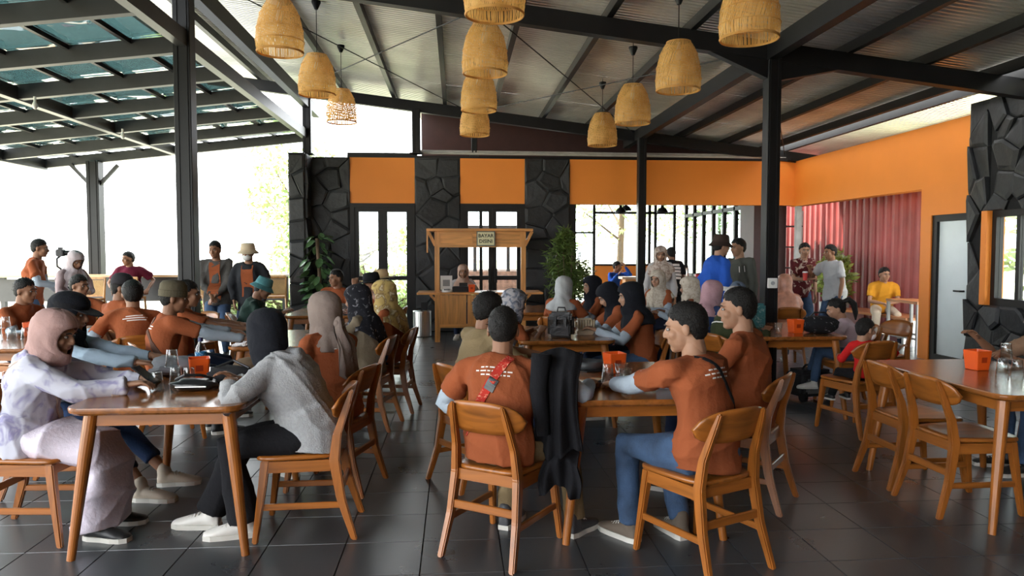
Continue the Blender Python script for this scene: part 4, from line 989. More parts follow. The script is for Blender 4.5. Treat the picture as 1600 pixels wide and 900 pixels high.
def hat_parts(kind):
    """(name, verts, faces, is_brim) in head coordinates"""
    mb = MB(); mb2 = MB(); z = .045
    if kind == 'cap':
        mb.lathe([(.099, z), (.102, z + .03), (.092, z + .07), (.062, z + .098), (.02, z + .108), (.004, z + .109)], 28, (0, -.012, 0))
        for sgn in (0, 1): pass
        poly = [(-.078, .06), (-.072, .12), (-.04, .158), (0, .168), (.04, .158), (.072, .12), (.078, .06)]; mb2.prism(poly, -.004, .004, M.Translation((0, 0, z + .008)) @ M.Rotation(R(-12), 4, 'X'))
    elif kind == 'bucket':
        mb.lathe([(.106, z - .01), (.102, z + .03), (.090, z + .085), (.08, z + .095), (.004, z + .098)], 28, (0, -.012, 0)); mb2.lathe([(.104, z - .004), (.150, z - .05), (.152, z - .046), (.104, z + .003)], 32, (0, -.012, 0), cap=False)
    elif kind == 'fedora':
        mb.lathe([(.103, z), (.102, z + .04), (.092, z + .09), (.07, z + .105), (.03, z + .098), (.004, z + .096)], 28, (0, -.012, 0)); mb2.lathe([(.100, z), (.168, z - .012), (.176, z - .004), (.100, z + .006)], 36, (0, -.012, 0), cap=False)
    elif kind == 'beanie':
        mb.lathe([(.101, z - .02), (.104, z + .03), (.100, z + .07), (.08, z + .095), (.03, z + .105), (.004, z + .106)], 28, (0, -.012, 0)); mb2.lathe([(.103, z - .028), (.107, z - .026), (.108, z + .022), (.103, z + .024)], 28, (0, -.012, 0), cap=False)
    elif kind == 'visor':
        mb.lathe([(.105, z - .01), (.107, z + .012), (.103, z + .03)], 28, (0, -.010, 0), cap=False)
        poly = [(-.095, .04), (-.09, .13), (-.05, .18), (0, .19), (.05, .18), (.09, .13), (.095, .04)]; mb2.prism(poly, -.004, .004, M.Translation((0, 0, z + .008)) @ M.Rotation(R(-10), 4, 'X'))
    return mb, mb2

def finish_people():
    run_jobs(jshoe + 1)
    for P in PEOPLE:
        s, H, hc, root, lod = P['s'], P['H'], P['hc'], P['root'], P['lod']; B = JOBS[P['jb']]; hl = 0 if lod == 0 else 1
        # one body mesh: trunk and limbs, head with face, hands
        vs = [B['v']]; fs = list(B['f']); mi = [0] * len(fs); off = len(B['v'])
        Hn = np.array(H)
        def put(v, f, idx=0):
            nonlocal off
            vs.append(v); fs.extend([tuple(i + off for i in q) for q in f]); mi.extend([idx] * len(f)); off += len(v)
        J = JOBS[jh[hl]]; sh_ = s * P['hs']; put(J['v'] * sh_ @ Hn.T + np.array(hc), J['f'])
        for (v, f), idx in FACE: put(np.array([tuple(p) for p in v]) * sh_ @ Hn.T + np.array(hc), f, idx)
        for k in 'RL':
            w, e = P['wr'][k], P['el'][k]; d = (w - e).normalized(); pose = 'grip' if k in P['grip'] else 'rest'; J = JOBS[jhand[(pose, hl)]]
            up = V((0, 0, 1)) if abs(d.z) < .8 else V((1 if k == 'R' else -1, 0, 0)); x = d.cross(up).normalized(); z = x.cross(d); Bm = np.array((tuple(x), tuple(d), tuple(z)))
            v = J['v'].copy() * s * (.94 if P['fem'] else 1)
            if k == 'L': v[:, 0] *= -1
            put(v @ Bm + np.array(w), J['f'] if k == 'R' else [tuple(reversed(q)) for q in J['f']])
        link('body', mesh('body', np.vstack(vs), fs, [P['skin'], LIP, EYEW, DARK], True, mi), root)
        if P['top']:
            J = JOBS[P['jt']]; amp = {'tee': .019, 'long': .018, 'hoodie': .022, 'jacket': .020, 'dress': .019}[P['kind']] * min(1, s ** 1.5)
            v = J['v'] + J['n'] * (folds(J['v'], P['seed'], amp) + amp * .5)[:, None]
            nm = {'tee': 'shirt', 'long': 'shirt', 'hoodie': 'hoodie', 'jacket': 'jacket', 'dress': 'dress'}[P['kind']]; link(nm, mesh(nm, v, J['f'], P['top'], True), root)
            bvh = BVHTree.FromPolygons([V(p) for p in v], J['f'])
            def ribbon(nm, A, Bq, w, m, back=True, lift=.004, n=18, curve=0.0):
                D = P['fwd'] * (-1 if back else 1); A, Bq = V(A), V(Bq); ax = (Bq - A).normalized(); wd = D.cross(ax).normalized() * w / 2; L = []; Rr = []
                for i in range(n + 1):
                    c = A.lerp(Bq, i / n)
                    for lst, q in ((L, c + wd), (Rr, c - wd)):
                        hit = bvh.ray_cast(q + D * .6, -D, .75); lst.append((hit[0] + D * lift) if hit[0] else None)
                pv = []; pf = []
                for i in range(n + 1):
                    if L[i] is None or Rr[i] is None: continue
                    pv += [L[i], Rr[i], L[i] - D * lift * 1.5, Rr[i] - D * lift * 1.5]
                for i in range(len(pv) // 4 - 1):
                    a = 4 * i; pf += [(a, a + 1, a + 5, a + 4), (a + 2, a + 6, a + 7, a + 3), (a, a + 4, a + 6, a + 2), (a + 1, a + 3, a + 7, a + 5)]
                if len(pv) > 4: link(nm, mesh(nm, pv, pf, m), root)
            nbp, X2, d3 = P['nb'], P['X2'], P['d3']
            if P['prints']:
                for i, (w, x) in enumerate(((.13, -.005), (.19, .0), (.15, .01))):
                    c = nbp - d3 * (.085 + i * .020) * s
                    if lod == 0:
                        rnd = random.Random(P['seed'] + i); a = -w / 2 + x
                        while a < w / 2 + x:
                            l = rnd.uniform(.012, .034); ribbon('print', c + X2 * a * s, c + X2 * min(a + l, w / 2 + x) * s, .007 * s, P['prints'], lift=.0022, n=2); a += l + .007
                    else: ribbon('print', c - X2 * (w / 2 - x) * s, c + X2 * (w / 2 + x) * s, .008 * s, P['prints'], lift=.003, n=6)
            for nm, a, b, w, m, back in P['straps']:
                fA = nbp + X2 * a[0] * s - d3 * a[1] * s; fB = nbp + X2 * b[0] * s - d3 * b[1] * s; ribbon(nm, fA, fB, w, m, back, .007)
            if P['extra']: P['extra'](P, bvh, ribbon)
        if P['sleeve']:
            for k in 'RL':
                a, e, w = P['sh'][k].lerp(P['el'][k], .6), P['el'][k], P['wr'][k]; pts = [a, a.lerp(e, .6), e]; rad = [.054 * s, .052 * s, .047 * s]
                for i in range(1, 9): pts.append(e.lerp(w, i / 8)); rad.append((.047 - .012 * i / 8 + (.003 if i % 2 else -.002)) * s)
                v, f = tube(pts, rad, 14, False); link('sleeve', mesh('sleeve', v, f, P['sleeve'], True), root)
        if P.get('jp') is not None:
            J = JOBS[P['jp']]; am = .009 if P['bkind'] != 'skirt' else .024; v = J['v'] + J['n'] * (folds(J['v'], P['seed'] + 50, am, 14) + am * .85)[:, None]; nm = 'skirt' if P['bkind'] == 'skirt' else 'trousers'; v[:, 2] = np.maximum(v[:, 2], .012)
            link(nm, mesh(nm, v, J['f'], P['bm'], True), root)
        if P['shoes']:
            for k in 'RL':
                a = P['an'][k]; o = link('shoe', shoe_mesh(P['shoes']), root, (a.x, a.y + .02, a.z - .085 * s), (0, 0, R(-8 if k == 'R' else 8))); o.scale = (s, s, s); link('sole', sole_me(), o)
                if lod == 0: link('laces', lace_me(), o)
        T = H.to_4x4() @ M.Scale(s * P['hs'], 4); T.translation = hc
        if P['hair'] and not P['scarf']:
            v, f = hair_mesh(P['hair'], P['seed']); link('hair', mesh('hair', [T @ V(p) for p in v], f, HAIR, True), root)
        if P['scarf']:
            m, o = P['scarf']; v, f = scarf_mesh(P, o); c = link('headscarf', mesh('headscarf', v, f, m, True), root); md = c.modifiers.new('thick', 'SOLIDIFY'); md.thickness = .006; md.offset = -1
            if o.get('tail'):
                D = P['fwd']; q = P['nb']; v, f = tube([q - D * .12 * s + P['d3'] * .05 * s, q - D * .15 * s - P['d3'] * .02 * s, q - D * .155 * s - P['d3'] * .14 * s, q - D * .15 * s - P['d3'] * .30 * s, q - D * .14 * s - P['d3'] * .34 * s], [.03 * s, .035 * s, .062 * s, .070 * s, .02 * s], 20); v = [p + P['X2'] * .008 * math.sin(p.z * 30) + D * (.018 * math.sin((p - q).dot(P['X2']) * 130) + .03 * (1 if (p - q + D * .15 * s).dot(D) < 0 else -.6) * .5) for p in v]
                link('scarf_tail', mesh('scarf_tail', v, f, m, True), root); v, f = ellipsoid(q - D * .135 * s + P['d3'] * .03 * s, (.035 * s, .03 * s, .03 * s)); link('scarf_knot', mesh('scarf_knot', v, f, m, True), root)
        if P['hat']:
            kd, m, rz = P['hat']; a, b = hat_parts(kd); Q = T @ M.Rotation(R(rz), 4, 'Z'); c = link('hat', mesh('hat', [Q @ V(p) for p in a.v], a.f, m, True), root)
            link('brim', mesh('brim', [Q @ V(p) for p in b.v], b.f, m, False), c)
RUST = cloth('rust orange cotton', (.27, .072, .026)); GREYS = cloth('pale blue grey jersey', (.36, .42, .49)); WHITEP = mat('white print', (.75, .72, .68), rough=.8, var=.1)
JEAN = mat('blue denim', (.034, .068, .135), rough=.85, var=.45, scale=7, bump=.4, bscale=80); NAVY = cloth('navy cotton', (.014, .022, .05)); BLK = cloth('black cotton', (.009, .009, .011)); KHAKI = cloth('khaki cotton', (.22, .16, .085)); OLIVE = cloth('dark olive cotton', (.035, .042, .018))
TAUPE = cloth('taupe scarf cloth', (.20, .155, .135)); PINK = cloth('dusty pink scarf cloth', (.40, .255, .235)); LGREY = cloth('light grey scarf cloth', (.40, .41, .41)); BEIGE = pattern_cloth('beige printed scarf', (.50, .44, .36), (.34, .28, .22), 22, .55, soft=.12); BLKS = cloth('black scarf jersey', (.008, .009, .013))
HGREY = mat('heather grey fleece', (.34, .345, .355), rough=.95, var=.1, scale=60, bump=.4, bscale=120, spec=.1); LAV = pattern_cloth('lavender patterned fleece', (.52, .52, .60), (.27, .25, .42), 9, .56, c3=(.56, .54, .60)); LSKIRT = cloth('pale lavender skirt', (.62, .56, .64))
TANS = mat('tan suede shoe', (.13, .10, .075), rough=.8); WSHOE = mat('white leather shoe', (.62, .60, .56), rough=.5); BSHOE = mat('black shoe', (.015, .015, .016), rough=.5); CREAM = mat('cream trainer', (.45, .38, .30), rough=.7)
DKGREEN = cloth('dark green jacket cloth', (.018, .04, .032)); TEAL = cloth('teal canvas', (.08, .23, .25)); STRAPR = pattern_cloth('red printed strap', (.42, .03, .02), (.60, .28, .18), 60, .62); DKGREY = cloth('dark grey jacket cloth', (.075, .07, .066)); MAR = cloth('maroon cotton', (.11, .012, .03)); TROUSG = cloth('grey trousers', (.13, .13, .14))
def seated(short, label, x, y, head, ch=None, **k):
    chair(x, y, head if ch is None else ch, 'wooden dining chair under ' + short); return person(label, (x, y, 0), head, **k)
U = dict(top=RUST, kind='tee', sleeve=GREYS, bottom=NAVY, shoes=BSHOE)
def mask(col):
    def f(P, bvh, ribbon):
        T = P['H'].to_4x4() @ M.Scale(P['s'] * P['hs'], 4); T.translation = P['hc']; v, fc = ellipsoid((0, .062, -.055), (.062, .056, .048)); link('face_mask', mesh('face_mask', [T @ V(p) for p in v], fc, col, True), P['root'])
    return f
MASKW = mat('white face mask', (.7, .72, .72), rough=.8, var=.03)
# ---- left front table
seated('the woman in the pink headscarf', 'woman in dusty pink headscarf and lavender patterned hoodie holding a phone', -2.24, 4.10, -94, h=1.58, fem=True, lean=14, hpitch=16, top=LAV, kind='hoodie', bottom=LSKIRT, bkind='skirt', shoes=BSHOE,
       scarf=(PINK, dict(tuck=True)), hw={'R': (-1.74, 4.02, .815), 'L': (-1.72, 4.20, .815)}, feet={'R': (.1, .34, 0), 'L': (-.12, .30, 0)}, grip=('L',), lod=0, skin=SKINL, straps=(('bag_strap', (.10, .02), (-.10, .42), .016, mat('beige chain strap', (.42, .33, .28), rough=.5), False), ('bag_strap', (.12, .02), (.02, .42), .014, mat('beige chain strap', (.42, .33, .28)), True)))
seated('the woman with the black visor', 'woman in a pale blue shirt with black scarf and dark visor', -2.50, 4.86, -88, h=1.66, fem=True, lean=8, hpitch=12, top=cloth('pale blue chambray', (.28, .36, .44)), kind='long', bottom=cloth('deep blue cropped trousers', (.018, .035, .085)), bkind='crop', shoes=CREAM,
       scarf=(BLKS, dict(front=.15, back=.12)), hat=('visor', BLK, 0), hw={'R': (-1.85, 4.70, .81), 'L': (-1.84, 4.95, .81)}, feet={'R': (.30, .58, 0), 'L': (.0, .62, 0)}, lod=0)
seated('the woman in the grey hoodie', 'woman in heather grey hoodie and black headscarf leaning on the table', -.83, 4.07, 92, h=1.66, fem=True, g=1.08, lean=27, hpitch=10, hyaw=-35, twist=-14, top=HGREY, kind='hoodie', bottom=BLK, bkind='wide', shoes=WSHOE,
       scarf=(BLKS, dict(tuck=True)), hw={'L': (-1.20, 3.98, .805), 'R': (-1.22, 4.20, .805)}, elbow={'L': (-.9, .2, -.5)}, feet={'L': (-.10, .30, 0), 'R': (.05, .52, 0)}, lod=0)
seated('the woman in the taupe headscarf', 'woman in a knotted taupe headscarf and rust tee with her back turned', -.80, 4.80, 40, ch=74, h=1.66, fem=True, lean=12, twist=4, hpitch=6, top=RUST, kind='tee', sleeve=None, bottom=TROUSG, shoes=WSHOE, scarf=(TAUPE, dict(front=.10, back=.10, wide=.72, tail=True)), prints=WHITEP, lod=0, hw={'L': (-1.1, 4.75, .8), 'R': (-1.1, 5.0, .8)})
# ---- centre front table
seated('the man with the red strap', 'man in rust tee with a red printed bag strap seen from behind', .25, 3.74, -34, h=1.63, g=1.1, side=-6, lean=13, hpitch=8, hyaw=12, twist=14, hair='fade', prints=WHITEP, hw={'R': (.72, 3.92, .80)}, hands={'L': (-.17, .06, .60)}, elbow={'L': (-1, -.15, .1), 'R': (1, -.3, -.5)}, lod=0,
       straps=(('bag_strap', (.085, -.005), (-.15, .42), .045, STRAPR, True), ('buckle', (.012, .145), (-.020, .205), .052, mat('black plastic buckle', (.02, .02, .022), rough=.35), True)), feet={'R': (.26, .30, 0), 'L': (-.12, .22, 0)}, **{**U, 'bottom': KHAKI, 'shoes': mat('dark grey trainer', (.05, .05, .055))})
seated('the man in the khaki shirt', 'curly-haired man in a khaki shirt behind the man with the red strap', .16, 4.86, -58, h=1.66, lean=10, hpitch=10, hair='curly', top=KHAKI, kind='tee', bottom=NAVY, shoes=BSHOE, lod=0, hw={'R': (.62, 4.85, .80), 'L': (.62, 5.0, .80)})
seated('the man with the black strap', 'man in rust tee and blue jeans with a thin black strap across his back', 1.20, 3.52, 26, h=1.70, lean=12, hpitch=9, hyaw=30, twist=10, hair='fade', prints=WHITEP, hw={'L': (.86, 3.92, .80), 'R': (1.12, 4.0, .80)}, elbow={'L': (-1, -.1, -.5), 'R': (.8, -.2, -.6)}, lod=0,
       straps=(('bag_strap', (-.06, .005), (.19, .36), .020, BLK, True),), feet={'R': (.10, .24, 0), 'L': (-.16, .34, 0)}, **{**U, 'bottom': JEAN, 'shoes': TANS, 'skin': SKINL})
seated('the man at the far side of the centre front table', 'man in rust tee with short hair behind the man with the black strap', 1.75, 4.36, 52, h=1.74, lean=6, hpitch=4, hyaw=18, hair='fade', hw={'L': (1.38, 4.45, .80), 'R': (1.4, 4.6, .80)}, lod=0, **{**U, 'skin': SKINL})
# ---- right front table, figure cut by the frame
seated('the figure leaning on the right front table', 'person in brown sleeves resting an arm on the right front table', 4.22, 4.72, 84, h=1.62, lean=26, hpitch=30, top=cloth('brown knit', (.20, .12, .075)), kind='tee', bottom=JEAN, shoes=BSHOE, hair='bob', hw={'L': (3.72, 4.60, .80), 'R': (3.74, 5.0, .90)}, lod=0)
# ---- second row left
seated('the woman in the black printed scarf', 'woman in a long black printed scarf and khaki dress', -.80, 6.44, 78, h=1.60, fem=True, lean=8, hpitch=12, top=cloth('brownish khaki dress', (.16, .125, .085)), kind='dress', bottom=cloth('brownish khaki dress', (.16, .125, .085)), bkind='skirt', shoes=BSHOE, scarf=(pattern_cloth('black scarf with grey print', (.012, .012, .016), (.20, .20, .22), 20, .66), dict(front=.22, back=.26, wide=.95)))
seated('the woman in the yellow printed scarf', 'woman in a yellow brown printed scarf and rust tee', -.66, 7.12, 82, h=1.62, fem=True, lean=6, hpitch=8, scarf=(pattern_cloth('yellow brown printed scarf', (.46, .33, .12), (.22, .14, .06), 12, .52, c3=(.55, .48, .32)), dict(front=.22, back=.26, wide=.95)), **U)
seated('the man in the knitted cap', 'man in an olive knitted cap and rust tee with a brown strap', -2.34, 6.15, -58, h=1.68, lean=9, hpitch=5, hyaw=-12, hair='fade', hat=('beanie', cloth('olive grey knit', (.10, .085, .055)), 0), prints=WHITEP, straps=(('bag_strap', (-.07, .0), (.16, .34), .035, cloth('brown webbing', (.10, .05, .035)), True),), hw={'R': (-1.70, 6.15, .80), 'L': (-1.68, 6.4, .80)}, **U)
seated('the man beside the knitted cap', 'bare-headed man in rust tee beside the man in the knitted cap', -2.46, 6.86, -70, h=1.66, lean=7, hpitch=4, hyaw=-8, hair='fade', hw={'R': (-1.76, 6.75, .80), 'L': (-1.76, 7.0, .80)}, **{**U, 'sleeve': None})
seated('the man with wavy hair', 'man with wavy black hair in rust tee seen from behind', -2.86, 6.78, 28, h=1.70, lean=14, hpitch=8, hair='curly', prints=WHITEP, hw={'L': (-3.3, 6.9, .80), 'R': (-3.0, 7.25, .80)}, **U)
seated('the man in the dark cap', 'man in rust tee and dark baseball cap behind the wavy-haired man', -3.36, 7.64, -30, h=1.70, lean=6, hyaw=-50, hair='fade', hat=('cap', cloth('charcoal cap', (.035, .033, .038)), 0), hands={'R': (.12, .26, .63), 'L': (-.12, .26, .63)}, **U)
seated('the man facing us on the left', 'young man in rust tee facing the camera side with an arm stretched out', -4.20, 8.55, -150, h=1.66, lean=4, hyaw=40, hair='thick', hands={'L': (-.25, .42, .78)}, **U)
seated('the man at the left edge', 'man in rust tee looking right at the left edge table', -4.22, 7.52, -105, h=1.66, lean=6, hyaw=8, hair='fade', **U)
# ---- back left table
seated('the man in the teal bucket hat', 'person in a teal bucket hat and dark green jacket looking down', -2.42, 8.92, -80, h=1.60, lean=16, hpitch=24, hair='short', top=DKGREEN, kind='jacket', bottom=NAVY, shoes=BSHOE, hat=('bucket', TEAL, 0))
seated('the man in the black hat', 'man in a black brimmed hat with his hand at his face', -.92, 9.05, 96, h=1.66, lean=14, hpitch=8, top=RUST, kind='tee', sleeve=GREYS, bottom=NAVY, shoes=BSHOE, hair='short', hat=('fedora', BLK, 0), hw={'L': (-1.22, 9.0, 1.10), 'R': (-1.2, 9.3, .8)})
seated('the man in the straw hat', 'person in a straw hat behind the man in the black hat', -.92, 9.80, 92, h=1.68, lean=10, top=cloth('faded blue shirt', (.22, .28, .33)), kind='long', bottom=NAVY, shoes=BSHOE, hair='short', hat=('fedora', mat('straw', (.48, .34, .18), rough=.8), 0))
seated('the man facing left by the climbing plant', 'man in rust tee with grey sleeves beside the climbing plant looking left', -1.66, 10.52, 172, h=1.68, lean=6, hyaw=-40, hair='fade', hands={'R': (.24, .34, .80), 'L': (-.1, .36, .80)}, **U)
# ---- standing at the terrace
person('cameraman in rust tee holding a camera on a gimbal', (-5.78, 10.5, 0), -75, h=1.69, sit=False, hyaw=0, hair='fade', hands={'R': (.10, .34, 1.06), 'L': (-.12, .28, .98)}, grip=('R', 'L'), **{**U, 'bottom': JEAN})
person('woman in a pale mauve headscarf looking down at her phone', (-5.02, 10.0, 0), -120, h=1.53, sit=False, fem=True, hpitch=26, top=cloth('mauve blouse', (.34, .26, .27)), kind='long', bottom=cloth('pale skirt', (.5, .48, .46)), bkind='skirt', shoes=WSHOE, scarf=(cloth('pale mauve scarf', (.42, .36, .38)), dict(front=.24, back=.2)), hands={'R': (.08, .30, 1.0), 'L': (-.06, .30, 1.0)}, grip=('R',))
person('man in a maroon tee sitting at the bar board', (-5.62, 13.2, 0), -168, h=1.66, seat=.72, hyaw=-45, lean=10, hair='thick', top=MAR, kind='tee', bottom=NAVY, shoes=BSHOE, hands={'R': (.24, .16, .86), 'L': (-.30, .10, .88)}, feet={'R': (.12, .3, .30), 'L': (-.12, .3, .30)}, prints=None)
person('man in a dark grey jacket over a rust tee with clasped hands', (-3.38, 10.8, 0), 180, h=1.67, sit=False, hpitch=8, hyaw=-6, hair='fade', top=DKGREY, kind='jacket', bottom=JEAN, shoes=BSHOE, hands={'R': (.03, .26, .92), 'L': (-.03, .26, .90)},
       extra=lambda P, b, rb: [rb('shirt_front', P['nb'] - P['d3'] * .02, P['hip'] + V((0, 0, -.02)), .15, RUST, False, .008)])
person('man in a sun hat and open black jacket over a rust tee', (-2.87, 10.6, 0), 176, h=1.62, sit=False, hpitch=4, hair='short', top=cloth('black anorak', (.02, .021, .025)), kind='jacket', bottom=NAVY, shoes=BSHOE, hat=('bucket', mat('cream sun hat', (.50, .40, .28), rough=.85), 0), hands={'R': (.20, .12, .82), 'L': (-.20, .12, .82)},
       extra=lambda P, b, rb: [mask(MASKW)(P, b, rb), rb('shirt_front', P['nb'] - P['d3'] * .02, P['hip'] + V((0, 0, .06)), .16, RUST, False, .008)])
person('cashier in a beige headscarf sitting behind the kiosk', (.13, 13.12, 0), 180, h=1.62, seat=.50, fem=True, hpitch=12, top=cloth('pale grey blouse', (.48, .46, .46)), kind='long', bottom=NAVY, shoes=WSHOE, scarf=(cloth('peach beige scarf', (.48, .33, .26)), dict(front=.2, back=.18)), hands={'R': (.16, .26, .86), 'L': (-.16, .26, .86)}, skin=SKINL)
MB().lathe([(.17, 0), (.17, .02), (.03, .04), (.03, .46), (.19, .47), (.19, .495)], 20).build('seat_column', BLACK, tag(empty('round_stool', (.13, 13.18, 0)), 'black round stool behind the kiosk', 'stool'))
# ---- middle table with the backpack
seated('the woman in the grey printed scarf', 'woman in a grey and blue printed headscarf and rust tee, back turned', .36, 6.42, -74, h=1.58, fem=True, lean=22, hpitch=12, scarf=(pattern_cloth('grey blue printed scarf', (.36, .34, .35), (.15, .17, .22), 17, .5, c3=(.10, .09, .09)), dict(front=.22, back=.24, wide=.95)), hw={'R': (.75, 6.5, .8), 'L': (.72, 6.75, .8)}, **{**U, 'sleeve': None})
seated('the woman in the black scarf holding the cream bag', 'woman in a black headscarf with pale sleeves reaching to the cream bag', 1.66, 6.62, 86, h=1.62, fem=True, lean=10, hpitch=10, scarf=(BLKS, dict(front=.13, back=.12, wide=.82)), hw={'L': (1.26, 6.50, .81), 'R': (1.28, 6.72, .81)}, **{**U, 'bottom': JEAN, 'skin': SKINL})
seated('the woman in the black scarf bending down', 'woman in a black headscarf bending her head beside the cream bag', 1.66, 7.30, 88, h=1.60, fem=True, lean=14, hpitch=34, scarf=(BLKS, dict(front=.13, back=.12, wide=.82)), hw={'L': (1.24, 7.2, .81), 'R': (1.24, 7.4, .81)}, **{**U, 'skin': SKINL})
seated('the woman in the light grey scarf', 'woman in a plain light grey headscarf and rust tee, back turned', 1.22, 8.36, -32, h=1.60, fem=True, lean=8, hpitch=8, scarf=(LGREY, dict(front=.16, back=.12, wide=.85)), **U)
seated('the farther woman in a black scarf', 'woman in a black headscarf turned toward the light grey headscarf', 1.66, 8.76, 100, h=1.58, fem=True, lean=6, hpitch=6, scarf=(BLKS, dict(front=.13, back=.12, wide=.82)), **{**U, 'skin': SKINL})
# ---- second row right
seated('the woman in the olive jacket', 'woman in a pale patterned headscarf and olive jacket with white piping', 2.46, 6.50, -62, h=1.56, fem=True, lean=16, hpitch=10, top=OLIVE, kind='jacket', bottom=NAVY, shoes=WSHOE, scarf=(pattern_cloth('pale grey patterned scarf', (.46, .44, .44), (.32, .29, .30), 20, .55), dict(tuck=True)), straps=(('piping', (-.16, .13), (.16, .13), .010, WHITEP, True),))
seated('the woman in the rose scarf', 'woman in a rose pink headscarf and navy blouse', 2.55, 7.36, -66, h=1.60, fem=True, lean=14, hpitch=12, top=cloth('navy printed blouse', (.025, .045, .12)), kind='long', bottom=TROUSG, shoes=WSHOE, scarf=(cloth('rose pink scarf', (.42, .25, .28)), dict(front=.16, back=.12, wide=.85)))
seated('the woman in the slate scarf', 'woman in a slate blue headscarf at the far end of the girl\'s table', 3.12, 8.02, 172, h=1.54, fem=True, lean=14, hpitch=34, top=DKGREY, kind='long', bottom=NAVY, shoes=BSHOE, scarf=(cloth('slate blue scarf', (.10, .13, .18)), dict(front=.2, back=.16)))
seated('the woman in the beige scarf, back turned', 'woman in a beige headscarf and rust tee turned left', 2.78, 8.45, 62, h=1.58, fem=True, lean=8, hpitch=8, scarf=(BEIGE, dict(front=.22, back=.22)), **U)
seated('the woman in the long cream scarf', 'woman in a long cream printed headscarf and rust tee facing left', 2.84, 10.15, 130, h=1.64, fem=True, lean=4, hpitch=8, scarf=(BEIGE, dict(front=.26, back=.2)), hands={'L': (-.08, .3, .72), 'R': (.1, .3, .74)}, **{**U, 'skin': SKINL})
table(2.05, 9.55, 'wooden dining table between the women in light scarves at the back')
seated('the figure in the peach satin scarf', 'person in a peach satin scarf half hidden behind the black column', 4.38, 9.5, -10, h=1.56, fem=True, lean=6, top=cloth('peach satin blouse', (.55, .25, .16), rough=.5), kind='long', bottom=NAVY, shoes=BSHOE, scarf=(mat('peach satin', (.55, .26, .17), rough=.4, var=.25, scale=14), dict(front=.24, back=.3)))
person('girl with a black ponytail in a pale pink top', (3.86, 7.02, 0), 74, h=1.22, hs=1.2, seat=.455, fem=True, lean=16, hpitch=18, hair='pony', top=cloth('pale pink cotton', (.50, .38, .42)), kind='long', bottom=JEAN, shoes=WSHOE, skin=SKINL, hw={'L': (3.50, 6.85, .80), 'R': (3.5, 7.1, .80)}, feet={'R': (.1, .3, .16), 'L': (-.1, .3, .16)})
chair(3.88, 7.02, 84, 'wooden dining chair under the girl with a ponytail')
RED2 = cloth('bright red cotton', (.52, .015, .015))
person('toddler in a red shirt and white mask turned on his chair', (3.40, 5.92, 0), 8, h=.94, hs=1.42, seat=.46, lean=4, twist=-20, hyaw=-66, hair='short', top=RED2, kind='long', bottom=BLK, shoes=BSHOE, skin=SKINL, extra=mask(MASKW), hands={'R': (.24, -.14, .70), 'L': (-.06, .2, .62)}, feet={'R': (.08, .26, .22), 'L': (-.08, .26, .22)}, lod=0)
chair(3.38, 5.95, 14, 'wooden dining chair under the toddler in red')
# ---- standing at the back
person('standing woman in a cream headscarf and pale blouse', (3.25, 11.5, 0), 165, h=1.60, sit=False, fem=True, hpitch=14, top=cloth('pale grey blouse', (.48, .46, .46)), kind='long', bottom=TROUSG, bkind='skirt', shoes=WSHOE, scarf=(pattern_cloth('cream brown printed scarf', (.50, .42, .36), (.30, .22, .18), 16, .52), dict(front=.26, back=.2)), skin=SKINL)
person('man in a black tee with white lettering on the back', (3.98, 13.2, 0), 12, h=1.60, sit=False, hpitch=10, hair='thick', top=BLK, kind='tee', bottom=BLK, shoes=BSHOE, lod=1, extra=lambda P, b, rb: [rb('lettering', P['nb'] - P['d3'] * (.10 + .06 * i) - P['X2'] * w, P['nb'] - P['d3'] * (.10 + .06 * i) + P['X2'] * (w + .01 * (i % 2)), .042, WHITEP, True, .006) for i, w in enumerate((.09, .10, .11, .12, .11))])
BLUE = cloth('royal blue work shirt', (.02, .085, .40))
person('stout man in a royal blue work shirt and dark hat facing right', (3.28, 9.2, 0), -78, h=1.72, g=1.22, belly=.07, sit=False, hair='short', hyaw=-4, top=BLUE, kind='long', bottom=BLK, shoes=BSHOE, hat=('bucket', cloth('dark brown hat', (.035, .022, .018)), 0), hands={'R': (.26, .0, .84), 'L': (-.24, .05, .84)}, skin=SKINL,
       extra=lambda P, b, rb: [link('arm_band', mesh('arm_band', *[tube([P['el'][k].lerp(P['wr'][k], .10), P['el'][k].lerp(P['wr'][k], .30)], .058, 14, False)[i] for i in (0, 1)], WHITEP), P['root']) for k in 'R'] + [rb('print', P['chest'] + P['d2'] * .03 - P['X2'] * .12, P['chest'] + P['d2'] * .03 + P['X2'] * .12, .02, WHITEP, False, .005)])
person('man in a dark olive grey shirt facing left beside the column', (3.93, 9.8, 0), 118, h=1.70, sit=False, hair='curly', hyaw=-8, top=cloth('dark grey green shirt', (.075, .078, .066)), kind='long', bottom=BLK, shoes=BSHOE, skin=SKINL, extra=lambda P, b, rb: [rb('badge', P['chest'] - P['X2'] * .10 + P['d2'] * .0, P['chest'] - P['X2'] * .10 + P['d2'] * .08, .07, WHITEP, False, .005)])
person('man in blue sitting at the far counter in the back room', (3.72, 17.0, 0), -150, h=1.64, seat=.5, hair='fade', lean=10, hyaw=30, top=BLUE, kind='long', bottom=NAVY, shoes=BSHOE, hands={'L': (-.08, .26, 1.18), 'R': (.16, .3, 1.0)}, lod=2)
MB().lathe([(.16, 0), (.16, .02), (.03, .04), (.03, .46), (.18, .47), (.18, .495)], 18).build('seat_column', BLACK, tag(empty('round_stool', (3.72, 17.06, 0)), 'black round stool in the back room', 'stool'))
person('man in a dark red batik shirt and jeans holding a cup', (5.62, 11.65, 0), 190, h=1.66, sit=False, hair='thick', hyaw=-22, top=pattern_cloth('dark red batik', (.08, .012, .014), (.46, .36, .30), 11, .58, soft=.04), kind='tee', bottom=JEAN, shoes=BSHOE, hands={'R': (.02, .30, 1.08), 'L': (-.22, .1, .80)}, grip=('R',), skin=SKINL)
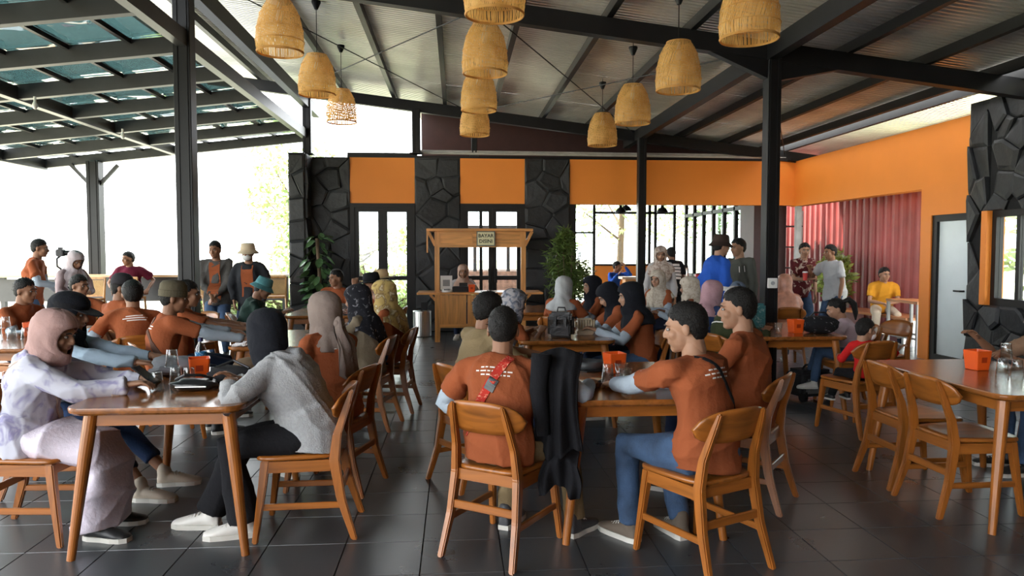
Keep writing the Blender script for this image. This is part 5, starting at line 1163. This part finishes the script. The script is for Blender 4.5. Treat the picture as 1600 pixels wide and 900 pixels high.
person('man in a light grey polo shirt gesturing to the left', (5.98, 11.2, 0), 105, h=1.63, sit=False, hair='thick', g=1.08, belly=.03, top=cloth('light grey polo', (.40, .41, .42)), kind='tee', bottom=JEAN, shoes=BSHOE, hands={'R': (.16, .36, 1.25), 'L': (-.2, .1, .80)})
person('man in a mustard yellow tee sitting before the red wall', (7.22, 11.95, 0), 160, h=1.64, seat=.47, hair='thick', lean=12, hyaw=18, top=cloth('mustard cotton', (.56, .25, .02)), kind='tee', bottom=cloth('stone trousers', (.42, .36, .28)), shoes=NAVY, hands={'R': (.06, .30, .66), 'L': (-.06, .30, .66)}, feet={'R': (.2, .42, 0), 'L': (-.2, .42, 0)}, skin=SKINL)
finish_people()
# ------------------------------------------------------------ things on the tables
TT = .7625
ORP = mat('orange plastic', (.75, .10, .012), rough=.3, var=.04); CUPM = glass('clear plastic cup', tint=(.93, .95, .95), gloss=.10, rough=.05); PET = glass('clear bottle plastic', tint=(.90, .94, .96), gloss=.08)
def holder(x, y, z, rz, lab):
    if not hasattr(holder, 'p'):
        r = empty('tissue_holder'); n = 4; vs = []; fs = []
        def ring(h, z, rr=.012):
            out = []
            for cx, cy, a0 in ((1, 1, 0), (-1, 1, 90), (-1, -1, 180), (1, -1, 270)):
                for k in range(4): a = R(a0 + 30 * k); out.append((cx * (h - rr) + rr * math.cos(a), cy * (h - rr) + rr * math.sin(a), z))
            return out
        lv = [(.046, 0), (.05, .004), (.060, .125), (.0565, .125), (.047, .006)]
        for h, zz in lv: vs += ring(h, zz)
        m = 16
        for j in range(4): fs += [(j * m + k, j * m + (k + 1) % m, (j + 1) * m + (k + 1) % m, (j + 1) * m + k) for k in range(m)]
        fs += [tuple(range(m - 1, -1, -1)), tuple(4 * m + k for k in range(m))]
        link('box', mesh('box', vs, fs, ORP), r); MB().add([(-.02, -.0535, .05), (.02, -.0535, .05), (.02, -.0565, .085), (-.02, -.0565, .085), (-.02, -.055, .05), (.02, -.055, .05), (.02, -.058, .085), (-.02, -.058, .085)], [(4, 5, 6, 7), (0, 4, 7, 3), (1, 2, 6, 5), (3, 7, 6, 2), (0, 1, 5, 4)]).build('emblem', mat('dark orange print', (.35, .03, .005), rough=.4), r)
        holder.p = r; o = r
    else: o = copy_tree(holder.p)
    o.location = (x, y, z); o.rotation_euler = (0, 0, R(rz)); tag(o, lab, 'tissue holder', 'orange tissue holders')
def cup(x, y, z, flip, lab):
    if not hasattr(cup, 'p'):
        r = empty('plastic_cup'); MB().lathe([(.026, 0), (.028, .003), (.037, .098), (.0355, .098), (.0265, .006), (.001, .006)], 20, cap=False).build('wall', CUPM, r, smooth=True)
        MB().lathe([(.037, .096), (.0395, .097), (.0395, .100), (.0355, .100)], 20, cap=False).build('rim', CUPM, r, smooth=True); cup.p = r; o = r
    else: o = copy_tree(cup.p)
    o.location = (x, y, z + (.1 if flip else 0)); o.rotation_euler = (math.pi if flip else 0, 0, 0); tag(o, lab, 'cup', 'clear plastic cups')
def bottle(x, y, z, lab):
    o = tag(empty('water_bottle', (x, y, z)), lab, 'bottle', 'water bottles')
    MB().lathe([(.028, 0), (.033, .008), (.033, .05), (.031, .06), (.033, .07), (.033, .15), (.028, .17), (.014, .20), (.013, .215)], 20, cap=False).build('bottle_wall', PET, o, smooth=True)
    MB().lathe([(.0337, .085), (.0337, .145)], 20, cap=False).build('wrapper', pattern_cloth('blue and white wrapper', (.03, .17, .36), (.55, .66, .75), 30, .6), o, smooth=True); MB().lathe([(.0155, .208), (.0155, .23), (.013, .232)], 14).build('cap', mat('navy cap', (.01, .02, .10), rough=.4), o)
def phone(x, y, z, rz, lab, rx=0):
    o = tag(empty('phone', (x, y, z), R(rz)), lab, 'phone', 'phones'); o.rotation_euler = (R(rx), 0, R(rz)); MB().box(-.038, .038, -.078, .078, 0, .008).build('case', BLACK, o, bevel=.003, segs=1); MB().box(-.034, .034, -.072, .072, .0081, .0088).build('screen', mat('dark screen', (.02, .022, .03), rough=.08), o)
def lump(name, part, m, lab, cat, c, r, seed, amp=.15, n=26, mm=16, rz=0, power=.75, group=None):
    """soft crumpled cloth or bag with a rounded-box outline resting on z = 0"""
    o = tag(empty(name, c, R(rz)), lab, cat, group); vs, fs = ellipsoid((0, 0, 0), (1, 1, 1), n=n, m=mm); rs = random.Random(seed); ph = [(rs.uniform(2, 7), rs.uniform(2, 7), rs.uniform(2, 7), rs.uniform(0, 6)) for _ in range(6)]; out = []
    for v in vs:
        q = V([math.copysign(abs(t) ** power, t) for t in v]); w = sum(1 - 2 * abs(math.sin(.5 * (a * v.x + b * v.y + c_ * v.z + d))) for a, b, c_, d in ph) / 6; q = q * (1 + amp * w); out.append((q.x * r[0], q.y * r[1], max(0, q.z * r[2] + r[2] * .93)))
    link(part, mesh(part, out, fs, m, True), o); return o
# left front table
bottle(-1.56, 4.62, TT, 'water bottle with a blue wrapper on the left front table'); holder(-1.53, 4.50, TT, 20, 'orange tissue holder beside the water bottle on the left front table')
cup(-1.64, 4.15, TT, True, 'upturned clear cup nearest the black pouch on the left front table'); cup(-1.60, 4.32, TT, True, 'upturned clear cup under another cup on the left front table'); cup(-1.52, 4.30, TT, True, 'upturned clear cup touching the black pouch on the left front table'); cup(-1.62, 4.32, TT + .1, True, 'clear cup standing on top of another on the left front table')
BLKL = mat('black glossy leather', (.012, .012, .014), rough=.3, bump=.3, bscale=40)
o = lump('black_pouch', 'pouch_body', BLKL, 'black crumpled pouch in front of the woman in the grey hoodie', 'pouch', (-1.42, 4.12, TT), (.125, .09, .035), 3, .25); MB().tube([(-.1, -.02, .06), (-.04, -.05, .09), (.03, -.02, .085), (.08, .03, .06)], .008, 8).build('strap', BLKL, o); MB().box(-.08, .08, -.088, -.08, .03, .035).build('zip', STEEL, o)
o = lump('dark_bag', 'bag_body', cloth('charcoal cloth', (.025, .024, .026)), 'dark cloth bag behind the black pouch', 'bag', (-1.30, 4.36, TT), (.14, .10, .05), 5, .2); MB().tube([(-.1, 0, .08), (0, .04, .12), (.1, 0, .08)], .008, 8).build('handle', BLKL, o)
o = lump('folded_jacket', 'cloth_folds', mat('grey jacket cloth', (.16, .17, .19), rough=.9, bump=.4), 'crumpled grey jacket lying on the left front table behind the cups', 'jacket', (-1.72, 4.66, TT), (.16, .12, .065), 8, .35); MB().tube([(-.12, -.1, .03), (-.05, -.12, .05), (.06, -.11, .04)], .02, 8).build('sleeve', MATS['grey jacket cloth'], o)
o = tag(empty('flat_cap', (-1.27, 4.62, TT)), 'brown cap lying on the left front table', 'cap'); a, b = hat_parts('cap')
MB().add([V((p.x, p.y, p.z - .045)) for p in a.v], a.f).build('crown', cloth('brown cap cloth', (.16, .11, .07)), o, smooth=True); MB().add([V((p.x, p.y, p.z - .030)) for p in b.v], b.f).build('brim', MATS['brown cap cloth'], o)
phone(-1.69, 4.13, .845, 80, 'phone held by the woman in the pink headscarf', 35)
# centre front table
holder(.99, 4.52, TT, 12, 'orange tissue holder on the centre front table'); cup(.86, 4.10, TT, True, 'upturned clear cup on the centre front table'); cup(.86, 4.10, TT + .022, True, 'clear cup nested over the upturned one on the centre front table'); cup(.95, 4.05, TT, False, 'upright clear cup on the centre front table'); cup(.97, 4.25, TT, False, 'clear cup behind the upright one on the centre front table')
o = tag(empty('sun_visor', (.86, 4.70, TT)), 'grey and black sun visor lying on the centre front table', 'visor'); MB().lathe([(.095, 0), (.10, .0), (.098, .05), (.094, .05)], 28, cap=False).build('band', mat('charcoal band', (.05, .055, .06)), o, smooth=True); MB().prism([(-.085, -.05), (-.08, -.12), (-.04, -.16), (.04, -.16), (.08, -.12), (.085, -.05)], 0, .006).build('peak', BLACK, o)
o = lump('dark_pouch', 'pouch_body', BLKL, 'small dark pouch beside the khaki shirt on the centre front table', 'pouch', (.72, 4.72, TT), (.075, .05, .022), 12, .2); MB().box(-.06, .06, -.051, -.046, .02, .024).build('zip', STEEL, o)
o = tag(empty('power_bank', (.76, 4.05, TT), R(20)), 'small brown power bank with a cable on the centre front table', 'power bank'); MB().box(-.06, .06, -.035, .035, 0, .022).build('case', cloth('brown casing', (.08, .04, .03)), o, bevel=.006); MB().tube([(.06, 0, .01), (.1, .03, .012), (.13, -.01, .01), (.1, -.05, .008)], .004, 6).build('cable', WHITEPL, o)
phone(.80, 4.22, TT, -30, 'phone lying on the centre front table')
# right front table
holder(3.34, 4.46, TT, 8, 'orange tissue holder on the right front table'); cup(3.34, 4.24, TT, True, 'left upturned clear cup on the right front table'); cup(3.42, 4.22, TT, True, 'right upturned clear cup on the right front table'); cup(3.36, 4.24, TT + .1, True, 'clear cup stacked on top on the right front table')
# other tables
holder(-1.22, 6.85, TT, 5, 'orange tissue holder on the table behind the grey hoodie'); cup(-1.12, 6.72, TT, True, 'left upturned cup behind the grey hoodie'); cup(-1.03, 6.78, TT, True, 'right upturned cup behind the grey hoodie'); phone(-1.55, 6.4, TT, 40, 'phone on the table before the knitted cap')
holder(-1.47, 9.15, TT, 5, 'orange tissue holder on the back left table, nearer'); holder(-1.56, 9.35, TT, 15, 'orange tissue holder on the back left table, farther'); bottle(-1.62, 9.75, TT, 'water bottle before the man facing left'); cup(-1.36, 9.1, TT, False, 'clear cup on the back left table'); phone(-1.33, 8.98, TT, 20, 'phone on the back left table')
cup(-3.93, 6.62, TT, True, 'left upturned cup on the left edge table'); cup(-3.80, 6.60, TT, True, 'middle upturned cup on the left edge table'); cup(-3.86, 6.62, TT + .1, True, 'clear cup on top at the left edge table'); cup(-3.72, 6.66, TT, True, 'right upturned cup on the left edge table'); holder(-3.80, 6.90, TT, 10, 'orange tissue holder on the left edge table')
holder(3.16, 6.62, TT, 5, 'orange tissue holder on the table of the girl'); cup(2.98, 6.58, TT, False, 'clear cup on the table of the girl'); holder(.27, 12.45, ZC, 0, 'orange tissue holder on the kiosk counter')
PATB = pattern_cloth('black bag cloth with pale print', (.012, .012, .014), (.28, .28, .30), 26, .68)
o = lump('handbag', 'bag_body', PATB, 'black printed handbag in front of the girl', 'handbag', (3.38, 6.60, TT), (.17, .11, .085), 14, .15); MB().tube([(-.1, 0, .14), (-.05, 0, .19), (.05, 0, .19), (.1, 0, .14)], .008, 8).build('handle', BLKL, o)
# backpack and cream bag
CHK = pattern_cloth('dark chequered leather', (.018, .016, .015), (.05, .042, .036), 60, .5)
o = tag(empty('backpack', (.93, 6.45, TT), R(-14)), 'small black leather backpack with front pocket on the middle table', 'backpack')
MB().box(-.115, .115, -.07, .07, 0, .21).build('bag_body', CHK, o, bevel=.03, segs=3); MB().box(-.09, .09, -.10, -.06, .02, .12).build('front_pocket', BLKL, o, bevel=.015, segs=2); MB().box(-.10, .10, -.085, .05, .14, .225).build('flap', BLKL, o, bevel=.02, segs=2)
MB().tube([(-.04, .02, .22), (-.03, .02, .26), (.03, .02, .26), (.04, .02, .22)], .008, 8).build('handle', BLKL, o)
for x in (-.045, .045): MB().box(x - .012, x + .012, -.108, -.08, .10, .19).build('buckle_strap', BLKL, o); MB().box(x - .010, x + .010, -.112, -.104, .125, .142).build('buckle', GREYB, o)
o = tag(empty('cream_bag', (1.17, 6.62, TT), R(8)), 'cream quilted bag held by the woman in the black headscarf', 'handbag'); QUILT = mat('cream quilted leather', (.50, .42, .30), rough=.5)
MB().box(-.095, .095, -.05, .05, .04, .15).build('bag_body', QUILT, o, bevel=.03, segs=3); MB().box(-.08, .08, -.04, .04, 0, .045).build('base', QUILT, o, bevel=.01)
for k in range(7): MB().tube([(-.075 + .025 * k, -.052, .06), (-.075 + .025 * k, -.056, .10), (-.075 + .025 * k, -.05, .14)], .010, 6).build('quilt_ridge', QUILT, o, smooth=True)
# jacket draped beside the man with the red strap
def drape(name, lab, cat, m, top, w, L, rz, seed, part='cloth_drape'):
    o = tag(empty(name, top, R(rz)), lab, cat); n, k = 26, 20; vs = []; fs = []
    for side in (0, 1):
        for j in range(k + 1):
            t = j / k
            for i in range(n + 1):
                u = i / n - .5; q = math.sin(u * 22 + seed) * .018 * (.3 + t) + math.sin(u * 9 + t * 3 + seed) * .022; ww = w * (1 + .12 * math.sin(t * 5 + seed)) * (.9 + .2 * t)
                z = -t * L - .03 * math.sin(u * 7 + seed) * t - (u * u) * .12 * (1 - t); vs.append((u * ww, q - .10 * math.sin(min(1, t * 6) * 1.57) * (0 if t > .16 else 1) * 0 - (1 - min(1, t * 5)) * -.10 + (.012 if side else -.012), z))
    e = lambda i, j, s: s * (n + 1) * (k + 1) + j * (n + 1) + i
    for j in range(k):
        for i in range(n): fs += [(e(i, j, 0), e(i, j + 1, 0), e(i + 1, j + 1, 0), e(i + 1, j, 0)), (e(i, j, 1), e(i + 1, j, 1), e(i + 1, j + 1, 1), e(i, j + 1, 1))]
        for i in (0, n): fs.append((e(i, j, 0), e(i, j, 1), e(i, j + 1, 1), e(i, j + 1, 0)))
    for i in range(n):
        for j in (0, k): fs.append((e(i, j, 0), e(i + 1, j, 0), e(i + 1, j, 1), e(i, j, 1)))
    link(part, mesh(part, vs, fs, m, True), o); return o
jk = drape('draped_jacket', 'black jacket hanging over the right arm of the man with the red strap', 'jacket', cloth('black fleece', (.008, .008, .010), rough=.95), (.50, 3.60, 1.03), .22, .52, -20, 2)
drape('fringe', '', '', cloth('black fleece', (.008, .008, .010)), (0, 0, 0), .2, .2, 0, 5).name = 'tmp'
t = bpy.data.objects['tmp']; c = t.children[0]; c.parent = jk; c.name = 'lining'; c.location = (.02, -.02, -.50); bpy.data.objects.remove(t)
MB().tube([(-.08, .0, -.02), (-.09, -.02, -.2), (-.06, -.03, -.42)], [.05, .045, .035], 10).build('sleeve', MATS['black fleece'], jk, smooth=True)
# camera on gimbal
o = tag(empty('camera_gimbal', (-5.33, 10.42, 1.12), R(-80)), 'small camera on a handheld gimbal in front of the cameraman', 'camera'); CAMB = mat('black camera body', (.03, .03, .033), rough=.5)
MB().tube([(0, -.05, -.08), (0, .0, .16)], .022, 12).build('grip', CAMB, o); MB().tube([(0, 0, .16), (.10, -.02, .20), (.11, -.02, .30), (0, -.01, .34)], .014, 8).build('gimbal_arm', CAMB, o)
MB().box(-.065, .065, -.05, .04, .33, .43).build('camera_body', CAMB, o, bevel=.01); MB().tube([(0, .04, .38), (0, .17, .38)], [.036, .038], 14).build('lens', BLACK, o); MB().box(-.03, .03, -.03, .02, .43, .46).build('viewfinder', CAMB, o)
phone(-4.86, 9.76, 1.02, 60, 'phone in the hand of the woman in the mauve headscarf', 40)
o = tag(empty('drink_cup', (5.55, 11.33, 1.12)), 'red and white paper cup held by the man in batik', 'cup'); MB().lathe([(.03, -.06), (.04, .06)], 16).build('cup_wall', mat('red paper', (.55, .04, .03)), o); MB().lathe([(.042, .06), (.042, .075), (.03, .085)], 16).build('lid', WHITEPL, o)
# wheeled bag on the floor, teal case
o = tag(empty('wheeled_bag', (3.62, 7.25, 0), R(12)), 'black and grey wheeled bag under the table of the girl', 'bag'); MB().box(-.2, .2, -.14, .14, .05, .32).build('bag_body', cloth('charcoal nylon', (.03, .03, .032)), o, bevel=.04, segs=3); MB().box(-.15, .15, -.17, -.12, .09, .24).build('front_pocket', cloth('grey nylon', (.12, .12, .12)), o, bevel=.02); MB().tube([(-.1, 0, .31), (-.05, 0, .36), (.05, 0, .36), (.1, 0, .31)], .012, 8).build('handle', BLACK, o)
for x in (-.15, .15): MB().tube([(x - .02, -.1, .05), (x + .02, -.1, .05)], .05, 14).build('wheel', BLACK, o)
o = tag(empty('teal_case', (2.90, 7.15, TT), R(6)), 'teal printed carry case standing on the table of the girl', 'case'); MB().box(-.17, .17, -.09, .09, 0, .24).build('case_body', pattern_cloth('teal printed cloth', (.06, .22, .24), (.30, .45, .46), 40, .6), o, bevel=.02); MB().tube([(-.06, 0, .24), (-.04, 0, .28), (.04, 0, .28), (.06, 0, .24)], .008, 8).build('handle', BLACK, o)
# passage bench and tall table
BENCH = wood('orange bench plank', (.42, .16, .05), 1)
o = tag(empty('wall_bench', (7.30, 12.0, 0)), 'low plank bench along the red wall', 'bench'); MB().box(-.2, .35, -.9, 1.25, .42, .465).build('plank', BENCH, o)
for y in (-.75, 1.2): MB().box(-.15, .3, y - .03, y + .03, 0, .42).build('leg', STEEL, o)
o = tag(empty('tall_table', (6.98, 10.75, 0)), 'tall wooden table on grey steel legs at the edge of the passage', 'table'); MB().box(-.22, .22, -.45, .35, .74, .78).build('table_top', BENCH, o)
GST = mat('grey painted steel', (.30, .30, .30), rough=.45)
for x in (-.19, .19):
    for y in (-.42, .32): MB().box(x - .02, x + .02, y - .02, y + .02, 0, .74).build('leg', GST, o)
    MB().bar((x, -.42, .22), (x, .32, .22), .03, .03).build('stretcher', GST, o)
